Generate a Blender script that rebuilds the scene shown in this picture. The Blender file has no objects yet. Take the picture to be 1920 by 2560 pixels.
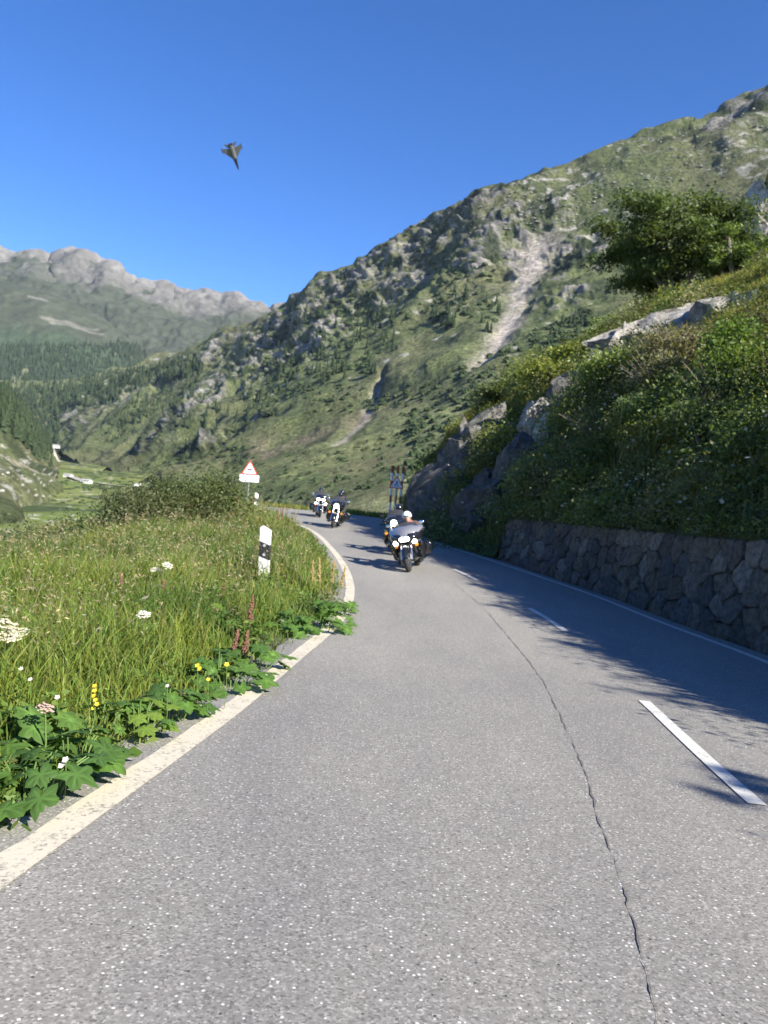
import bpy, bmesh, math, random
import numpy as np
from mathutils import Vector, Matrix, Euler
from mathutils.bvhtree import BVHTree

random.seed(7)
RNG = np.random.default_rng(11)
scene = bpy.context.scene
COL = scene.collection
rad = math.radians

# ------------------------------------------------------------------ camera
ROLL, PITCH = rad(4.5), rad(2.48)
CAM = np.array([0.0, 0.0, 1.4])
F0 = np.array([0, math.cos(PITCH), -math.sin(PITCH)])
U0 = np.array([0, math.sin(PITCH), math.cos(PITCH)])
R0 = np.array([1.0, 0, 0])
CR = math.cos(ROLL) * R0 + math.sin(ROLL) * U0
CU = -math.sin(ROLL) * R0 + math.cos(ROLL) * U0
cam_data = bpy.data.cameras.new('camera')
cam = bpy.data.objects.new('camera', cam_data)
COL.objects.link(cam)
cam.matrix_world = Matrix(((CR[0], CU[0], -F0[0], CAM[0]), (CR[1], CU[1], -F0[1], CAM[1]),
                           (CR[2], CU[2], -F0[2], CAM[2]), (0, 0, 0, 1)))
cam_data.sensor_fit = 'VERTICAL'
cam_data.sensor_height = 36.0
cam_data.lens = 36.0 * 1923 / 2560
cam_data.clip_start = 0.1
cam_data.clip_end = 30000
cam_data.dof.use_dof = True
cam_data.dof.focus_distance = 3.2
cam_data.dof.aperture_fstop = 4.6
scene.camera = cam

# ------------------------------------------------------------------ light
SUN_EL, SUN_AZ = rad(34), rad(42)            # azimuth from +X (right) towards -Y (behind the camera)
SDIR = Vector((math.cos(SUN_EL) * math.cos(SUN_AZ), -math.cos(SUN_EL) * math.sin(SUN_AZ), math.sin(SUN_EL)))
world = bpy.data.worlds.new('World')
scene.world = world
world.use_nodes = True
wn, wl = world.node_tree.nodes, world.node_tree.links
wn.clear()
sky = wn.new('ShaderNodeTexSky')
sky.sky_type = 'NISHITA'
sky.sun_disc = False
sky.sun_elevation = SUN_EL
sky.sun_rotation = math.atan2(SDIR.x, SDIR.y)
sky.altitude = 2100
sky.air_density = 1.0
sky.dust_density = 0.25
sky.ozone_density = 4.0
bg = wn.new('ShaderNodeBackground')
bg.inputs['Strength'].default_value = 0.09
wo = wn.new('ShaderNodeOutputWorld')
hsv = wn.new('ShaderNodeHueSaturation')
hsv.inputs['Hue'].default_value = 0.511
hsv.inputs['Saturation'].default_value = 1.25
wl.new(sky.outputs[0], hsv.inputs['Color'])
wl.new(hsv.outputs[0], bg.inputs[0])
wl.new(bg.outputs[0], wo.inputs[0])
sun_data = bpy.data.lights.new('sun', 'SUN')
sun_data.energy = 5.0
sun_data.angle = rad(0.53)
sun_data.color = (1.0, 0.94, 0.82)
sun = bpy.data.objects.new('sun', sun_data)
COL.objects.link(sun)
sun.rotation_euler = SDIR.to_track_quat('Z', 'Y').to_euler()
scene.view_settings.view_transform = 'Standard'
scene.view_settings.look = 'None'
scene.view_settings.exposure = 1.3
scene.view_settings.gamma = 1.0
scene.cycles.max_bounces = 5
scene.cycles.diffuse_bounces = 3
scene.cycles.transmission_bounces = 3
scene.cycles.volume_bounces = 0
scene.cycles.use_denoising = True

# ------------------------------------------------------------------ helpers
QF = 1923 * 1659 / 1920.0


def ray(xq, yq):
    """unit-depth ray through a photo position given on a 1659 x 2212 grid"""
    return F0 + (xq - 829.5) / QF * CR - (yq - 1106) / QF * CU


def P(xq, yq, d):
    return CAM + ray(xq, yq) * d


def to_q(p):
    v = np.asarray(p) - CAM
    d = v @ F0
    return 829.5 + QF * (v @ CR) / d, 1106 - QF * (v @ CU) / d, d


def smooth(a, b, x):
    t = np.clip((np.asarray(x, float) - a) / (b - a), 0, 1)
    return t * t * (3 - 2 * t)


def _hash(x, y, z):
    h = (x.astype(np.int64) * 374761393 + y.astype(np.int64) * 668265263 + z.astype(np.int64) * 1274126177) & 0xFFFFFFFF
    h = ((h ^ (h >> 13)) * 1274126177) & 0xFFFFFFFF
    h = h ^ (h >> 16)
    return (h & 0xFFFF) / 32767.5 - 1.0


def vnoise(p):
    i = np.floor(p)
    f = p - i
    f = f * f * (3 - 2 * f)
    x, y, z = i[:, 0], i[:, 1], i[:, 2]
    fx, fy, fz = f[:, 0], f[:, 1], f[:, 2]
    def c(a, b, d): return _hash(x + a, y + b, z + d)
    x00 = c(0, 0, 0) * (1 - fx) + c(1, 0, 0) * fx
    x10 = c(0, 1, 0) * (1 - fx) + c(1, 1, 0) * fx
    x01 = c(0, 0, 1) * (1 - fx) + c(1, 0, 1) * fx
    x11 = c(0, 1, 1) * (1 - fx) + c(1, 1, 1) * fx
    return (x00 * (1 - fy) + x10 * fy) * (1 - fz) + (x01 * (1 - fy) + x11 * fy) * fz


def fbm(p, octv=5, gain=0.5, lac=2.03):
    p = np.asarray(p, float)
    s, a, t = np.zeros(len(p)), 1.0, 0.0
    for k in range(octv):
        s += a * vnoise(p + 17.3 * k)
        t += a
        a *= gain
        p = p * lac
    return s / t


def ridged(p, octv=5, gain=0.55, lac=2.07):
    p = np.asarray(p, float)
    s, a, t = np.zeros(len(p)), 1.0, 0.0
    for k in range(octv):
        s += a * (1 - 2 * np.abs(vnoise(p + 31.7 * k)))
        t += a
        a *= gain
        p = p * lac
    return s / t


def mesh_np(name, verts, faces, col=None, smooth_shade=False):
    """faces: (n,3) or (n,4) int array"""
    me = bpy.data.meshes.new(name)
    verts = np.asarray(verts, np.float32)
    faces = np.asarray(faces, np.int32)
    n, k = faces.shape
    me.vertices.add(len(verts))
    me.vertices.foreach_set('co', verts.ravel())
    me.loops.add(n * k)
    me.loops.foreach_set('vertex_index', faces.ravel())
    me.polygons.add(n)
    me.polygons.foreach_set('loop_start', np.arange(0, n * k, k, dtype=np.int32))
    try:
        me.polygons.foreach_set('loop_total', np.full(n, k, np.int32))
    except Exception:
        pass
    me.update(calc_edges=True)
    me.polygons.foreach_set('use_smooth', np.full(n, smooth_shade, bool))
    if col is not None:
        a = me.attributes.new('Col', 'FLOAT_COLOR', 'POINT')
        c = np.ones((len(verts), 4), np.float32)
        c[:, :3] = col
        a.data.foreach_set('color', c.ravel())
    return me


def obj(name, me, mat=None, parent=None, loc=None, rot=None):
    o = bpy.data.objects.new(name, me)
    COL.objects.link(o)
    if mat is not None and me is not None and len(me.materials) == 0:
        me.materials.append(mat)
    if parent is not None:
        o.parent = parent
    if loc is not None:
        o.location = loc
    if rot is not None:
        o.rotation_euler = rot
    return o


def tag(o, label=None, cat=None, group=None, kind=None):
    if label: o['label'] = label
    if cat: o['category'] = cat
    if group: o['group'] = group
    if kind: o['kind'] = kind
    return o


def empty(name, loc, rot=(0, 0, 0)):
    o = bpy.data.objects.new(name, None)
    COL.objects.link(o)
    o.location = loc
    o.rotation_euler = rot
    return o


class MB:
    """collects small shapes into one mesh"""
    def __init__(s):
        s.v, s.f = [], []

    def add(s, vs, fs):
        b = len(s.v)
        s.v += [tuple(v) for v in vs]
        s.f += [tuple(i + b for i in f) for f in fs]
        return s

    def box(s, c, size, rot=None):
        x, y, z = [k / 2 for k in size]
        vs = [Vector((a, b, d)) for a in (-x, x) for b in (-y, y) for d in (-z, z)]
        if rot is not None:
            m = Euler(rot).to_matrix()
            vs = [m @ v for v in vs]
        c = Vector(c)
        return s.add([v + c for v in vs], [(0, 1, 3, 2), (4, 6, 7, 5), (0, 4, 5, 1), (2, 3, 7, 6), (0, 2, 6, 4), (1, 5, 7, 3)])

    def tube(s, pts, r, seg=8, caps=True):
        pts = [Vector(p) for p in pts]
        if not hasattr(r, '__len__'): r = [r] * len(pts)
        rings = []
        b = len(s.v)
        prev = None
        for i, p in enumerate(pts):
            t = (pts[min(i + 1, len(pts) - 1)] - pts[max(i - 1, 0)]).normalized()
            if prev is None:
                a = t.orthogonal().normalized()
            else:
                a = (prev - t * prev.dot(t)).normalized()
            prev = a
            c = t.cross(a)
            for k in range(seg):
                w = 2 * math.pi * k / seg
                s.v.append(tuple(p + (a * math.cos(w) + c * math.sin(w)) * r[i]))
        for i in range(len(pts) - 1):
            for k in range(seg):
                k2 = (k + 1) % seg
                s.f.append((b + i * seg + k, b + i * seg + k2, b + (i + 1) * seg + k2, b + (i + 1) * seg + k))
        if caps:
            s.f.append(tuple(b + k for k in reversed(range(seg))))
            e = b + (len(pts) - 1) * seg
            s.f.append(tuple(e + k for k in range(seg)))
        return s

    def torus(s, c, R, r, axis='x', n=28, m=10):
        b = len(s.v)
        for i in range(n):
            w = 2 * math.pi * i / n
            for k in range(m):
                q = 2 * math.pi * k / m
                rr = R + r * math.cos(q)
                h = r * math.sin(q)
                v = {'x': (h, rr * math.cos(w), rr * math.sin(w)), 'y': (rr * math.cos(w), h, rr * math.sin(w)), 'z': (rr * math.cos(w), rr * math.sin(w), h)}[axis]
                s.v.append((v[0] + c[0], v[1] + c[1], v[2] + c[2]))
        for i in range(n):
            for k in range(m):
                s.f.append((b + i * m + k, b + i * m + (k + 1) % m, b + ((i + 1) % n) * m + (k + 1) % m, b + ((i + 1) % n) * m + k))
        return s

    def loft(s, rings, caps=True):
        b = len(s.v)
        n = len(rings[0])
        for r in rings: s.v += [tuple(v) for v in r]
        for i in range(len(rings) - 1):
            for k in range(n):
                k2 = (k + 1) % n
                s.f.append((b + i * n + k, b + i * n + k2, b + (i + 1) * n + k2, b + (i + 1) * n + k))
        if caps:
            s.f.append(tuple(b + k for k in reversed(range(n))))
            e = b + (len(rings) - 1) * n
            s.f.append(tuple(e + k for k in range(n)))
        return s

    def ball(s, c, r, seg=12, rings=8, z0=-1.0):
        """ellipsoid; r may be a triple; z0: cut below (fraction)"""
        if not hasattr(r, '__len__'): r = (r, r, r)
        R = []
        for i in range(rings + 1):
            z = z0 + (1 - z0) * (1 - math.cos(math.pi * i / rings)) / 2
            z = min(max(z, -0.999), 0.999)
            w = math.sqrt(1 - z * z)
            R.append([(c[0] + r[0] * w * math.cos(2 * math.pi * k / seg), c[1] + r[1] * w * math.sin(2 * math.pi * k / seg), c[2] + r[2] * z) for k in range(seg)])
        return s.loft(R)

    def prism(s, poly, y0, y1):
        """polygon in x,z extruded along y"""
        n = len(poly)
        vs = [(x, y0, z) for x, z in poly] + [(x, y1, z) for x, z in poly]
        fs = [tuple(range(n)), tuple(reversed(range(n, 2 * n)))]
        fs += [(i, i + n, (i + 1) % n + n, (i + 1) % n) for i in range(n)]
        return s.add(vs, fs)

    def mesh(s, name, smooth_shade=False):
        me = bpy.data.meshes.new(name)
        me.from_pydata(s.v, [], s.f)
        me.update()
        if smooth_shade:
            me.polygons.foreach_set('use_smooth', np.ones(len(me.polygons), bool))
            try:
                me.set_sharp_from_angle(angle=rad(40))
            except Exception:
                pass
        return me

    def build(s, name, mat, parent=None, smooth_shade=True, loc=None, rot=None):
        me = s.mesh(name, smooth_shade)
        bm = bmesh.new(); bm.from_mesh(me)
        bmesh.ops.recalc_face_normals(bm, faces=bm.faces)
        bm.to_mesh(me); bm.free()
        return obj(name, me, mat, parent, loc, rot)


# ------------------------------------------------------------------ materials
def new_mat(name):
    m = bpy.data.materials.new(name)
    m.use_nodes = True
    nt = m.node_tree
    return m, nt.nodes, nt.links, nt.nodes['Principled BSDF']


def math_node(N, L, op, a, b):
    n = N.new('ShaderNodeMath'); n.operation = op
    for i, v in enumerate((a, b)):
        if isinstance(v, (int, float)): n.inputs[i].default_value = v
        else: L.new(v, n.inputs[i])
    return n.outputs[0]


def noise_node(N, L, scale, detail=4, rough=0.55, coord='Object', sc=(1, 1, 1)):
    tc = N.new('ShaderNodeTexCoord')
    mp = N.new('ShaderNodeMapping'); mp.inputs['Scale'].default_value = sc
    n = N.new('ShaderNodeTexNoise')
    n.inputs['Scale'].default_value = scale
    n.inputs['Detail'].default_value = detail
    n.inputs['Roughness'].default_value = rough
    L.new(tc.outputs[coord], mp.inputs[0]); L.new(mp.outputs[0], n.inputs['Vector'])
    return n.outputs['Fac']


def plain(name, col, rough=0.6, metal=0.0, emit=0.0, var=0.0, vscale=20, spec=0.5, coat=0.0, bump=0.0):
    m, N, L, b = new_mat(name)
    b.inputs['Base Color'].default_value = (*col, 1)
    b.inputs['Roughness'].default_value = rough
    b.inputs['Metallic'].default_value = metal
    b.inputs['Specular IOR Level'].default_value = spec
    b.inputs['Coat Weight'].default_value = coat
    if var > 0:
        f = noise_node(N, L, vscale, 5)
        mr = N.new('ShaderNodeMapRange')
        mr.inputs[1].default_value = 0.3; mr.inputs[2].default_value = 0.7
        mr.inputs[3].default_value = 1 - var; mr.inputs[4].default_value = 1 + var
        L.new(f, mr.inputs[0])
        mx = N.new('ShaderNodeMix'); mx.data_type = 'RGBA'; mx.blend_type = 'MULTIPLY'
        mx.inputs[0].default_value = 1.0
        mx.inputs[6].default_value = (*col, 1)
        L.new(mr.outputs[0], mx.inputs[7])
        L.new(mx.outputs[2], b.inputs['Base Color'])
        if bump > 0:
            bp = N.new('ShaderNodeBump'); bp.inputs['Strength'].default_value = bump; bp.inputs['Distance'].default_value = 0.02
            L.new(f, bp.inputs['Height']); L.new(bp.outputs[0], b.inputs['Normal'])
    if emit > 0:
        b.inputs['Emission Color'].default_value = (*col, 1)
        b.inputs['Emission Strength'].default_value = emit
    return m


def terrain_mat(name, scale, lo=0.6, hi=1.4, bump=0.0, bdist=1.0, scale2=None):
    """vertex colour times fine grain, rough"""
    m, N, L, b = new_mat(name)
    at = N.new('ShaderNodeAttribute'); at.attribute_name = 'Col'
    f = noise_node(N, L, scale, 7, 0.68)
    mr = N.new('ShaderNodeMapRange')
    mr.inputs[1].default_value = 0.28; mr.inputs[2].default_value = 0.72
    mr.inputs[3].default_value = lo; mr.inputs[4].default_value = hi
    L.new(f, mr.inputs[0])
    mx = N.new('ShaderNodeMix'); mx.data_type = 'RGBA'; mx.blend_type = 'MULTIPLY'; mx.inputs[0].default_value = 1
    L.new(at.outputs['Color'], mx.inputs[6]); L.new(mr.outputs[0], mx.inputs[7])
    L.new(mx.outputs[2], b.inputs['Base Color'])
    b.inputs['Roughness'].default_value = 0.9
    b.inputs['Specular IOR Level'].default_value = 0.15
    if bump > 0:
        bp = N.new('ShaderNodeBump'); bp.inputs['Strength'].default_value = bump; bp.inputs['Distance'].default_value = bdist
        L.new(f, bp.inputs['Height']); L.new(bp.outputs[0], b.inputs['Normal'])
    return m


def leaf_mat(name, trans=0.35, rough=0.5):
    m, N, L, b = new_mat(name)
    at = N.new('ShaderNodeAttribute'); at.attribute_name = 'Col'
    L.new(at.outputs['Color'], b.inputs['Base Color'])
    b.inputs['Roughness'].default_value = rough
    b.inputs['Specular IOR Level'].default_value = 0.3
    tr = N.new('ShaderNodeBsdfTranslucent')
    g = N.new('ShaderNodeMix'); g.data_type = 'RGBA'; g.blend_type = 'MULTIPLY'; g.inputs[0].default_value = 1
    L.new(at.outputs['Color'], g.inputs[6]); g.inputs[7].default_value = (1.25, 1.3, 0.55, 1)
    L.new(g.outputs[2], tr.inputs[0])
    ms = N.new('ShaderNodeMixShader'); ms.inputs[0].default_value = trans
    L.new(b.outputs[0], ms.inputs[1]); L.new(tr.outputs[0], ms.inputs[2])
    L.new(ms.outputs[0], N['Material Output'].inputs['Surface'])
    return m


M = {}
M['mountain'] = terrain_mat('mountain_ground', 0.16, 0.25, 1.75, 1.0, 6.0)
M['far'] = terrain_mat('far_mountain_ground', 0.02, 0.6, 1.4, 0.7, 12.0)
M['valley'] = terrain_mat('valley_ground', 0.12, 0.55, 1.45, 0.6, 3.0)
M['soil'] = terrain_mat('soil', 3.0, 0.6, 1.4, 0.5, 0.1)
M['rock'] = terrain_mat('lichen_rock', 3.2, 0.30, 1.7, 1.0, 0.25)
M['stone'] = terrain_mat('wall_stone', 9.0, 0.35, 1.65, 1.0, 0.08)
M['leaf'] = leaf_mat('leaves', 0.42)
M['grass'] = leaf_mat('grass_blades', 0.38, 0.55)
M['bark'] = plain('grey_bark', (0.20, 0.18, 0.15), 0.9, var=0.4, vscale=9, bump=0.5)
M['conifer'] = terrain_mat('conifer_needles', 0.5, 0.6, 1.4)
M['stem'] = plain('plant_stem', (0.10, 0.17, 0.04), 0.6, var=0.2)
M['white_paint'] = plain('white_paint', (0.80, 0.80, 0.78), 0.5, var=0.06, vscale=6)
M['black_plastic'] = plain('black_plastic', (0.025, 0.025, 0.028), 0.45)
M['reflector'] = plain('grey_reflector', (0.42, 0.43, 0.45), 0.25)
M['galv'] = plain('galvanised_steel', (0.45, 0.46, 0.46), 0.45, 0.7, var=0.15)
M['sign_white'] = plain('sign_white', (0.8, 0.8, 0.8), 0.4)
M['sign_red'] = plain('sign_red', (0.62, 0.035, 0.03), 0.4)
M['sign_black'] = plain('sign_black', (0.02, 0.02, 0.02), 0.5)
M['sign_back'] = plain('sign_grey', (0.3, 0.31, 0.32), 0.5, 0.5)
M['pole_red_shaded'] = plain('pole_red_shaded', (0.30, 0.05, 0.02), 0.6, var=0.25, vscale=5)  # brownish dark red: the bank's shade is put into the colour

# ------------------------------------------------------------------ road layout (plan)
def zr(y):
    """road height along the view: a steep ramp that levels out at the bend"""
    y = np.asarray(y, float)
    a, b = 4.0, 18.0
    t = np.clip((y - a) / (b - a), 0, 1)
    return np.where(y < a, -0.08 * y, -0.08 * (a + (b - a) * (t - (t ** 3 - t ** 4 / 2))))


def zroad(x, y):
    """past the bend the road drops towards the valley"""
    return zr(y) - 0.30 * np.maximum(0, -np.asarray(x, float) - 9.0) * smooth(30, 36, y)


LEFT = [(-3.6, -16), (-2.6, -10), (-1.95, -3), (-1.6, 0), (-1.26, 3.1), (-1.1, 4.54), (-.95, 6), (-.87, 7.1), (-.73, 8.8), (-.62, 9.9), (-.47, 11.8),
        (-.43, 14.2), (-.56, 16.8), (-.9, 20), (-1.5, 24), (-2.4, 29), (-3.5, 33), (-5.2, 36.5), (-8, 38.8), (-13, 40), (-25, 40), (-45, 38)]
RIGHT = [(2.5, -16), (3.4, -10), (4.2, -3), (4.6, 0), (4.9, 3.1), (5.05, 4.5), (5.2, 6), (5.3, 7.1), (5.45, 8.8), (5.55, 9.9), (5.55, 11.8),
         (5.3, 14.2), (4.95, 17.2), (4.35, 20), (3.4, 24), (2.1, 29), (1.4, 33), (.9, 38), (-.8, 44), (-6, 46.5), (-20, 47.2), (-45, 46)]


def spline(pts, n):
    """Catmull-Rom through the control points, n samples per span"""
    p = np.array(pts, float)
    p = np.vstack([2 * p[0] - p[1], p, 2 * p[-1] - p[-2]])
    out = []
    for i in range(1, len(p) - 2):
        t = np.linspace(0, 1, n, endpoint=False)[:, None]
        a, b, c, d = p[i - 1], p[i], p[i + 1], p[i + 2]
        out.append(0.5 * (2 * b + (c - a) * t + (2 * a - 5 * b + 4 * c - d) * t ** 2 + (3 * b - a - 3 * c + d) * t ** 3))
    out.append(p[-2][None])
    return np.vstack(out)


LS, RS = spline(LEFT, 8), spline(RIGHT, 8)


def offset(poly, w):
    """polyline shifted to its right (positive w) in plan"""
    t = np.gradient(poly, axis=0)
    t /= np.linalg.norm(t, axis=1)[:, None]
    n = np.stack([t[:, 1], -t[:, 0]], 1)
    ww = np.asarray(w, float)
    return poly + n * (ww[:, None] if ww.ndim else ww)


def strip(name, A, B, lift, mat, nx=1, crown=0.0):
    """sheet between two plan polylines, draped on the road profile"""
    rows = []
    for k in range(nx + 1):
        t = k / nx
        q = A * (1 - t) + B * t
        rows.append(np.column_stack([q, zroad(q[:, 0], q[:, 1]) + lift + crown * 4 * t * (1 - t)]))
    V = np.stack(rows, 1).reshape(-1, 3)
    n = len(A); m = nx + 1
    i = np.arange(n - 1)[:, None] * m + np.arange(nx)[None]
    Fq = np.stack([i, i + 1, i + m + 1, i + m], -1).reshape(-1, 4)
    me = mesh_np(name, V, Fq, smooth_shade=True)
    return obj(name, me, mat)


# --- asphalt: grey binder with pale and dark chippings
m, N, L, b = new_mat('asphalt')
tc = N.new('ShaderNodeTexCoord')
def vor(scale):
    v = N.new('ShaderNodeTexVoronoi'); v.inputs['Scale'].default_value = scale
    L.new(tc.outputs['Object'], v.inputs['Vector'])
    s = N.new('ShaderNodeSeparateColor'); L.new(v.outputs['Color'], s.inputs[0])
    return s.outputs[0], v.outputs['Distance']
def ramp(src, stops):
    r = N.new('ShaderNodeValToRGB'); r.color_ramp.interpolation = 'LINEAR'
    while len(r.color_ramp.elements) < len(stops): r.color_ramp.elements.new(0.5)
    for e, (p, c) in zip(r.color_ramp.elements, stops):
        e.position = p; e.color = (*c, 1) if hasattr(c, '__len__') else (c, c, c, 1)
    L.new(src, r.inputs[0])
    return r.outputs[0]
def mixc(a, bb, fac, mode='MIX'):
    x = N.new('ShaderNodeMix'); x.data_type = 'RGBA'; x.blend_type = mode
    for s, v in ((0, fac), (6, a), (7, bb)):
        if isinstance(v, (int, float)): x.inputs[s].default_value = v
        elif isinstance(v, tuple): x.inputs[s].default_value = (*v, 1)
        else: L.new(v, x.inputs[s])
    return x.outputs[2]
v1, d1 = vor(110)
v2, d2 = vor(56)
base = ramp(v1, [(0.0, (0.125, 0.119, 0.108)), (0.2, (0.195, 0.187, 0.170)), (0.7, (0.238, 0.228, 0.208)), (0.9, (0.295, 0.283, 0.26)), (1.0, (0.38, 0.365, 0.338))])
chip = ramp(v2, [(0.0, 0.0), (0.90, 0.0), (0.92, 1.0), (1.0, 1.0)])
chip2 = ramp(d2, [(0.0, 1.0), (0.28, 1.0), (0.36, 0.0), (1.0, 0.0)])
chipm = mixc(chip, chip2, 1.0, 'MULTIPLY')
c1 = mixc(base, (0.60, 0.59, 0.555), chipm)
dk = ramp(v2, [(0.0, 1.0), (0.014, 1.0), (0.02, 0.0), (1.0, 0.0)])
c2 = mixc(c1, (0.055, 0.053, 0.055), mixc(dk, chip2, 1.0, 'MULTIPLY'))
big = noise_node(N, L, 0.55, 5, 0.6, sc=(1.0, 0.35, 1))
bigr = ramp(big, [(0.3, (0.80, 0.80, 0.84)), (0.55, (1.0, 1.0, 1.0)), (0.75, (1.14, 1.12, 1.08))])
c3 = mixc(c2, bigr, 1.0, 'MULTIPLY')
L.new(c3, b.inputs['Base Color'])
b.inputs['Roughness'].default_value = 0.8
b.inputs['Specular IOR Level'].default_value = 0.35
bp = N.new('ShaderNodeBump'); bp.inputs['Strength'].default_value = 0.35; bp.inputs['Distance'].default_value = 0.006
L.new(v1, bp.inputs['Height']); L.new(bp.outputs[0], b.inputs['Normal'])
M['asphalt'] = m


def paint_mat(name, col, wear, dirt=(0.20, 0.185, 0.16)):
    m, N, L, b = new_mat(name)
    f = noise_node(N, L, 38, 6, 0.7)
    g = noise_node(N, L, 5, 4, 0.6)
    a = math_node(N, L, 'ADD', math_node(N, L, 'MULTIPLY', f, 0.7), math_node(N, L, 'MULTIPLY', g, 0.3))
    r = N.new('ShaderNodeValToRGB')
    r.color_ramp.elements[0].position = wear; r.color_ramp.elements[0].color = (*dirt, 1)
    r.color_ramp.elements[1].position = wear + 0.10; r.color_ramp.elements[1].color = (*col, 1)
    L.new(a, r.inputs[0]); L.new(r.outputs[0], b.inputs['Base Color'])
    b.inputs['Roughness'].default_value = 0.75
    return m


M['cream_line'] = paint_mat('cream_edge_paint', (0.53, 0.48, 0.385), 0.385)
M['white_line'] = paint_mat('white_road_paint', (0.56, 0.55, 0.52), 0.37)

# road edges: the asphalt runs past the cream line on the left with a broken rim, and up to the wall foot on the right
rim = 0.42 + 0.10 * fbm(np.column_stack([LS * 1.7, np.zeros(len(LS))]), 4)
tag(strip('road', offset(LS, -rim), offset(RS, 0.34), 0.0, M['asphalt'], 10, 0.0), kind='structure')
lw = 0.185 + 0.02 * fbm(np.column_stack([LS * 2.5, np.zeros(len(LS))]), 3)
LSD = spline(LEFT, 40)
lwd = 0.18 + 0.014 * fbm(np.column_stack([LSD * 4.0, np.zeros(len(LSD))]), 4)
tag(strip('edge_marking', offset(LSD, -lwd), LSD, 0.006, M['cream_line'], 1), kind='structure')
tag(strip('edge_marking', offset(RS, -0.06), offset(RS, 0.06), 0.006, M['white_line'], 1), kind='structure')
DASH = spline([(1.9, 0), (2.35, 4.5), (2.7, 7.5), (2.93, 10), (3.06, 12.4), (2.93, 14.71), (2.39, 18.5), (1.98, 20.6), (1.2, 24), (.2, 28), (-1.0, 33), (-2.4, 38), (-5, 41.5), (-9, 43)], 16)
def dash(y0, y1, w=0.055):
    k = (DASH[:, 1] >= y0 - 0.02) & (DASH[:, 1] <= y1 + 0.02)
    p = DASH[k]
    tag(strip('centre_marking', offset(p, -w), offset(p, w), 0.007, M['white_line'], 1), kind='structure')
dash(-1.0, 0.6); dash(4.40, 7.5); dash(12.25, 14.75); dash(18.5, 20.6); dash(25.0, 27.0); dash(31.5, 33.5)
# ragged longitudinal crack along the paving joint
CRK = spline([(0.55, 0.9), (0.96, 2.3), (1.05, 2.73), (1.16, 3.3), (1.25, 3.92), (1.45, 5.02), (1.69, 6.88), (1.86, 8.45), (1.96, 10.74), (1.98, 14.48), (1.7, 18)], 60)
wob = 0.018 * fbm(np.column_stack([CRK * 9, np.zeros(len(CRK))]), 4)
cw = np.clip(0.0036 + 0.010 * fbm(np.column_stack([CRK * 7, np.ones(len(CRK))]), 4), 0.0008, 0.014)
CRK = offset(CRK, wob)
M['crack'] = plain('tar_joint', (0.125, 0.117, 0.108), 0.9, var=0.3, vscale=60)
tag(strip('road_crack', offset(CRK, -cw), offset(CRK, cw), 0.004, M['crack'], 1), kind='structure')


# ------------------------------------------------------------------ near ground (verge, slope to the valley, shoulder)
def seg_dist(pts, poly):
    """distance of plan points to a polyline"""
    best = np.full(len(pts), 1e9)
    for i in range(len(poly) - 1):
        a, bb = poly[i], poly[i + 1]
        d = bb - a
        t = np.clip(((pts - a) @ d) / (d @ d), 0, 1)
        q = a + t[:, None] * d
        best = np.minimum(best, np.hypot(*(pts - q).T))
    return best


def in_poly(pts, poly):
    x, y = pts[:, 0], pts[:, 1]
    ins = np.zeros(len(pts), bool)
    n = len(poly)
    for i in range(n):
        x0, y0 = poly[i]; x1, y1 = poly[(i + 1) % n]
        c = (y0 > y) != (y1 > y)
        with np.errstate(divide='ignore', invalid='ignore'):
            xi = x0 + (y - y0) * (x1 - x0) / (y1 - y0 + 1e-12)
        ins ^= c & (x < xi)
    return ins


LC, RC = spline(LEFT, 3), spline(RIGHT, 3)
ROADPOLY = np.vstack([LC, RC[::-1]])
VERGEPOLY = np.vstack([LC, [(-70, 38), (-70, -16)]])


def ground_z(X, Y):
    pts = np.column_stack([X, Y])
    el = seg_dist(pts, LC)
    er = seg_dist(pts, RC)
    road = in_poly(pts, ROADPOLY)
    left = in_poly(pts, VERGEPOLY)
    n1 = fbm(np.column_stack([pts * 0.35, np.zeros(len(pts))]), 4)
    bank = 0.10 * smooth(0.25, 1.6, el) + 0.16 * n1 * smooth(0.4, 2.5, el)
    # the meadow beside the road is level, then falls towards the valley; where the road bends away it stays narrow
    brow = np.interp(Y, [0, 8, 13, 18, 26, 36], [7.5, 6.4, 5.2, 4.8, 4.6, 4.2]) + 0.6 * n1
    bank = bank + 0.06 * smooth(19, 26, Y) * smooth(0.8, 3.0, el) * smooth(6.5, 4.0, el)
    zl = zroad(X, Y) - 0.03 + bank - 0.62 * np.maximum(0, el - brow) * smooth(brow, brow + 2, el)
    zo = zroad(X, Y) - 0.04 + 0.12 * n1 * smooth(0.5, 3, er) - 0.06 * np.maximum(0, er - 2.0) - 0.10 * np.maximum(0, er - 14)
    z = np.where(left, zl, zo)
    return np.where(road, zroad(X, Y) - 0.07, z)


gx = np.arange(-34, 40.01, 0.33); gy = np.arange(-16, 80.01, 0.33)
GX, GY = np.meshgrid(gx, gy)
GZ = ground_z(GX.ravel(), GY.ravel())
V = np.column_stack([GX.ravel(), GY.ravel(), GZ])
nx_ = len(gx)
i = (np.arange(len(gy) - 1)[:, None] * nx_ + np.arange(nx_ - 1)[None])
Fq = np.stack([i, i + 1, i + nx_ + 1, i + nx_], -1).reshape(-1, 4)
gn = fbm(V * 0.6, 4)[:, None]
el_all = seg_dist(V[:, :2], LC)
gcol = np.array([0.085, 0.105, 0.03]) * (1 + 0.35 * gn) + np.array([0.03, 0.02, 0.0]) * smooth(-0.2, 0.5, fbm(V * 0.2 + 5, 3))[:, None]
gcol = np.where((el_all < 0.75)[:, None], np.array([0.10, 0.09, 0.07]), gcol)
V_GROUND, F_GROUND = V, Fq
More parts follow.
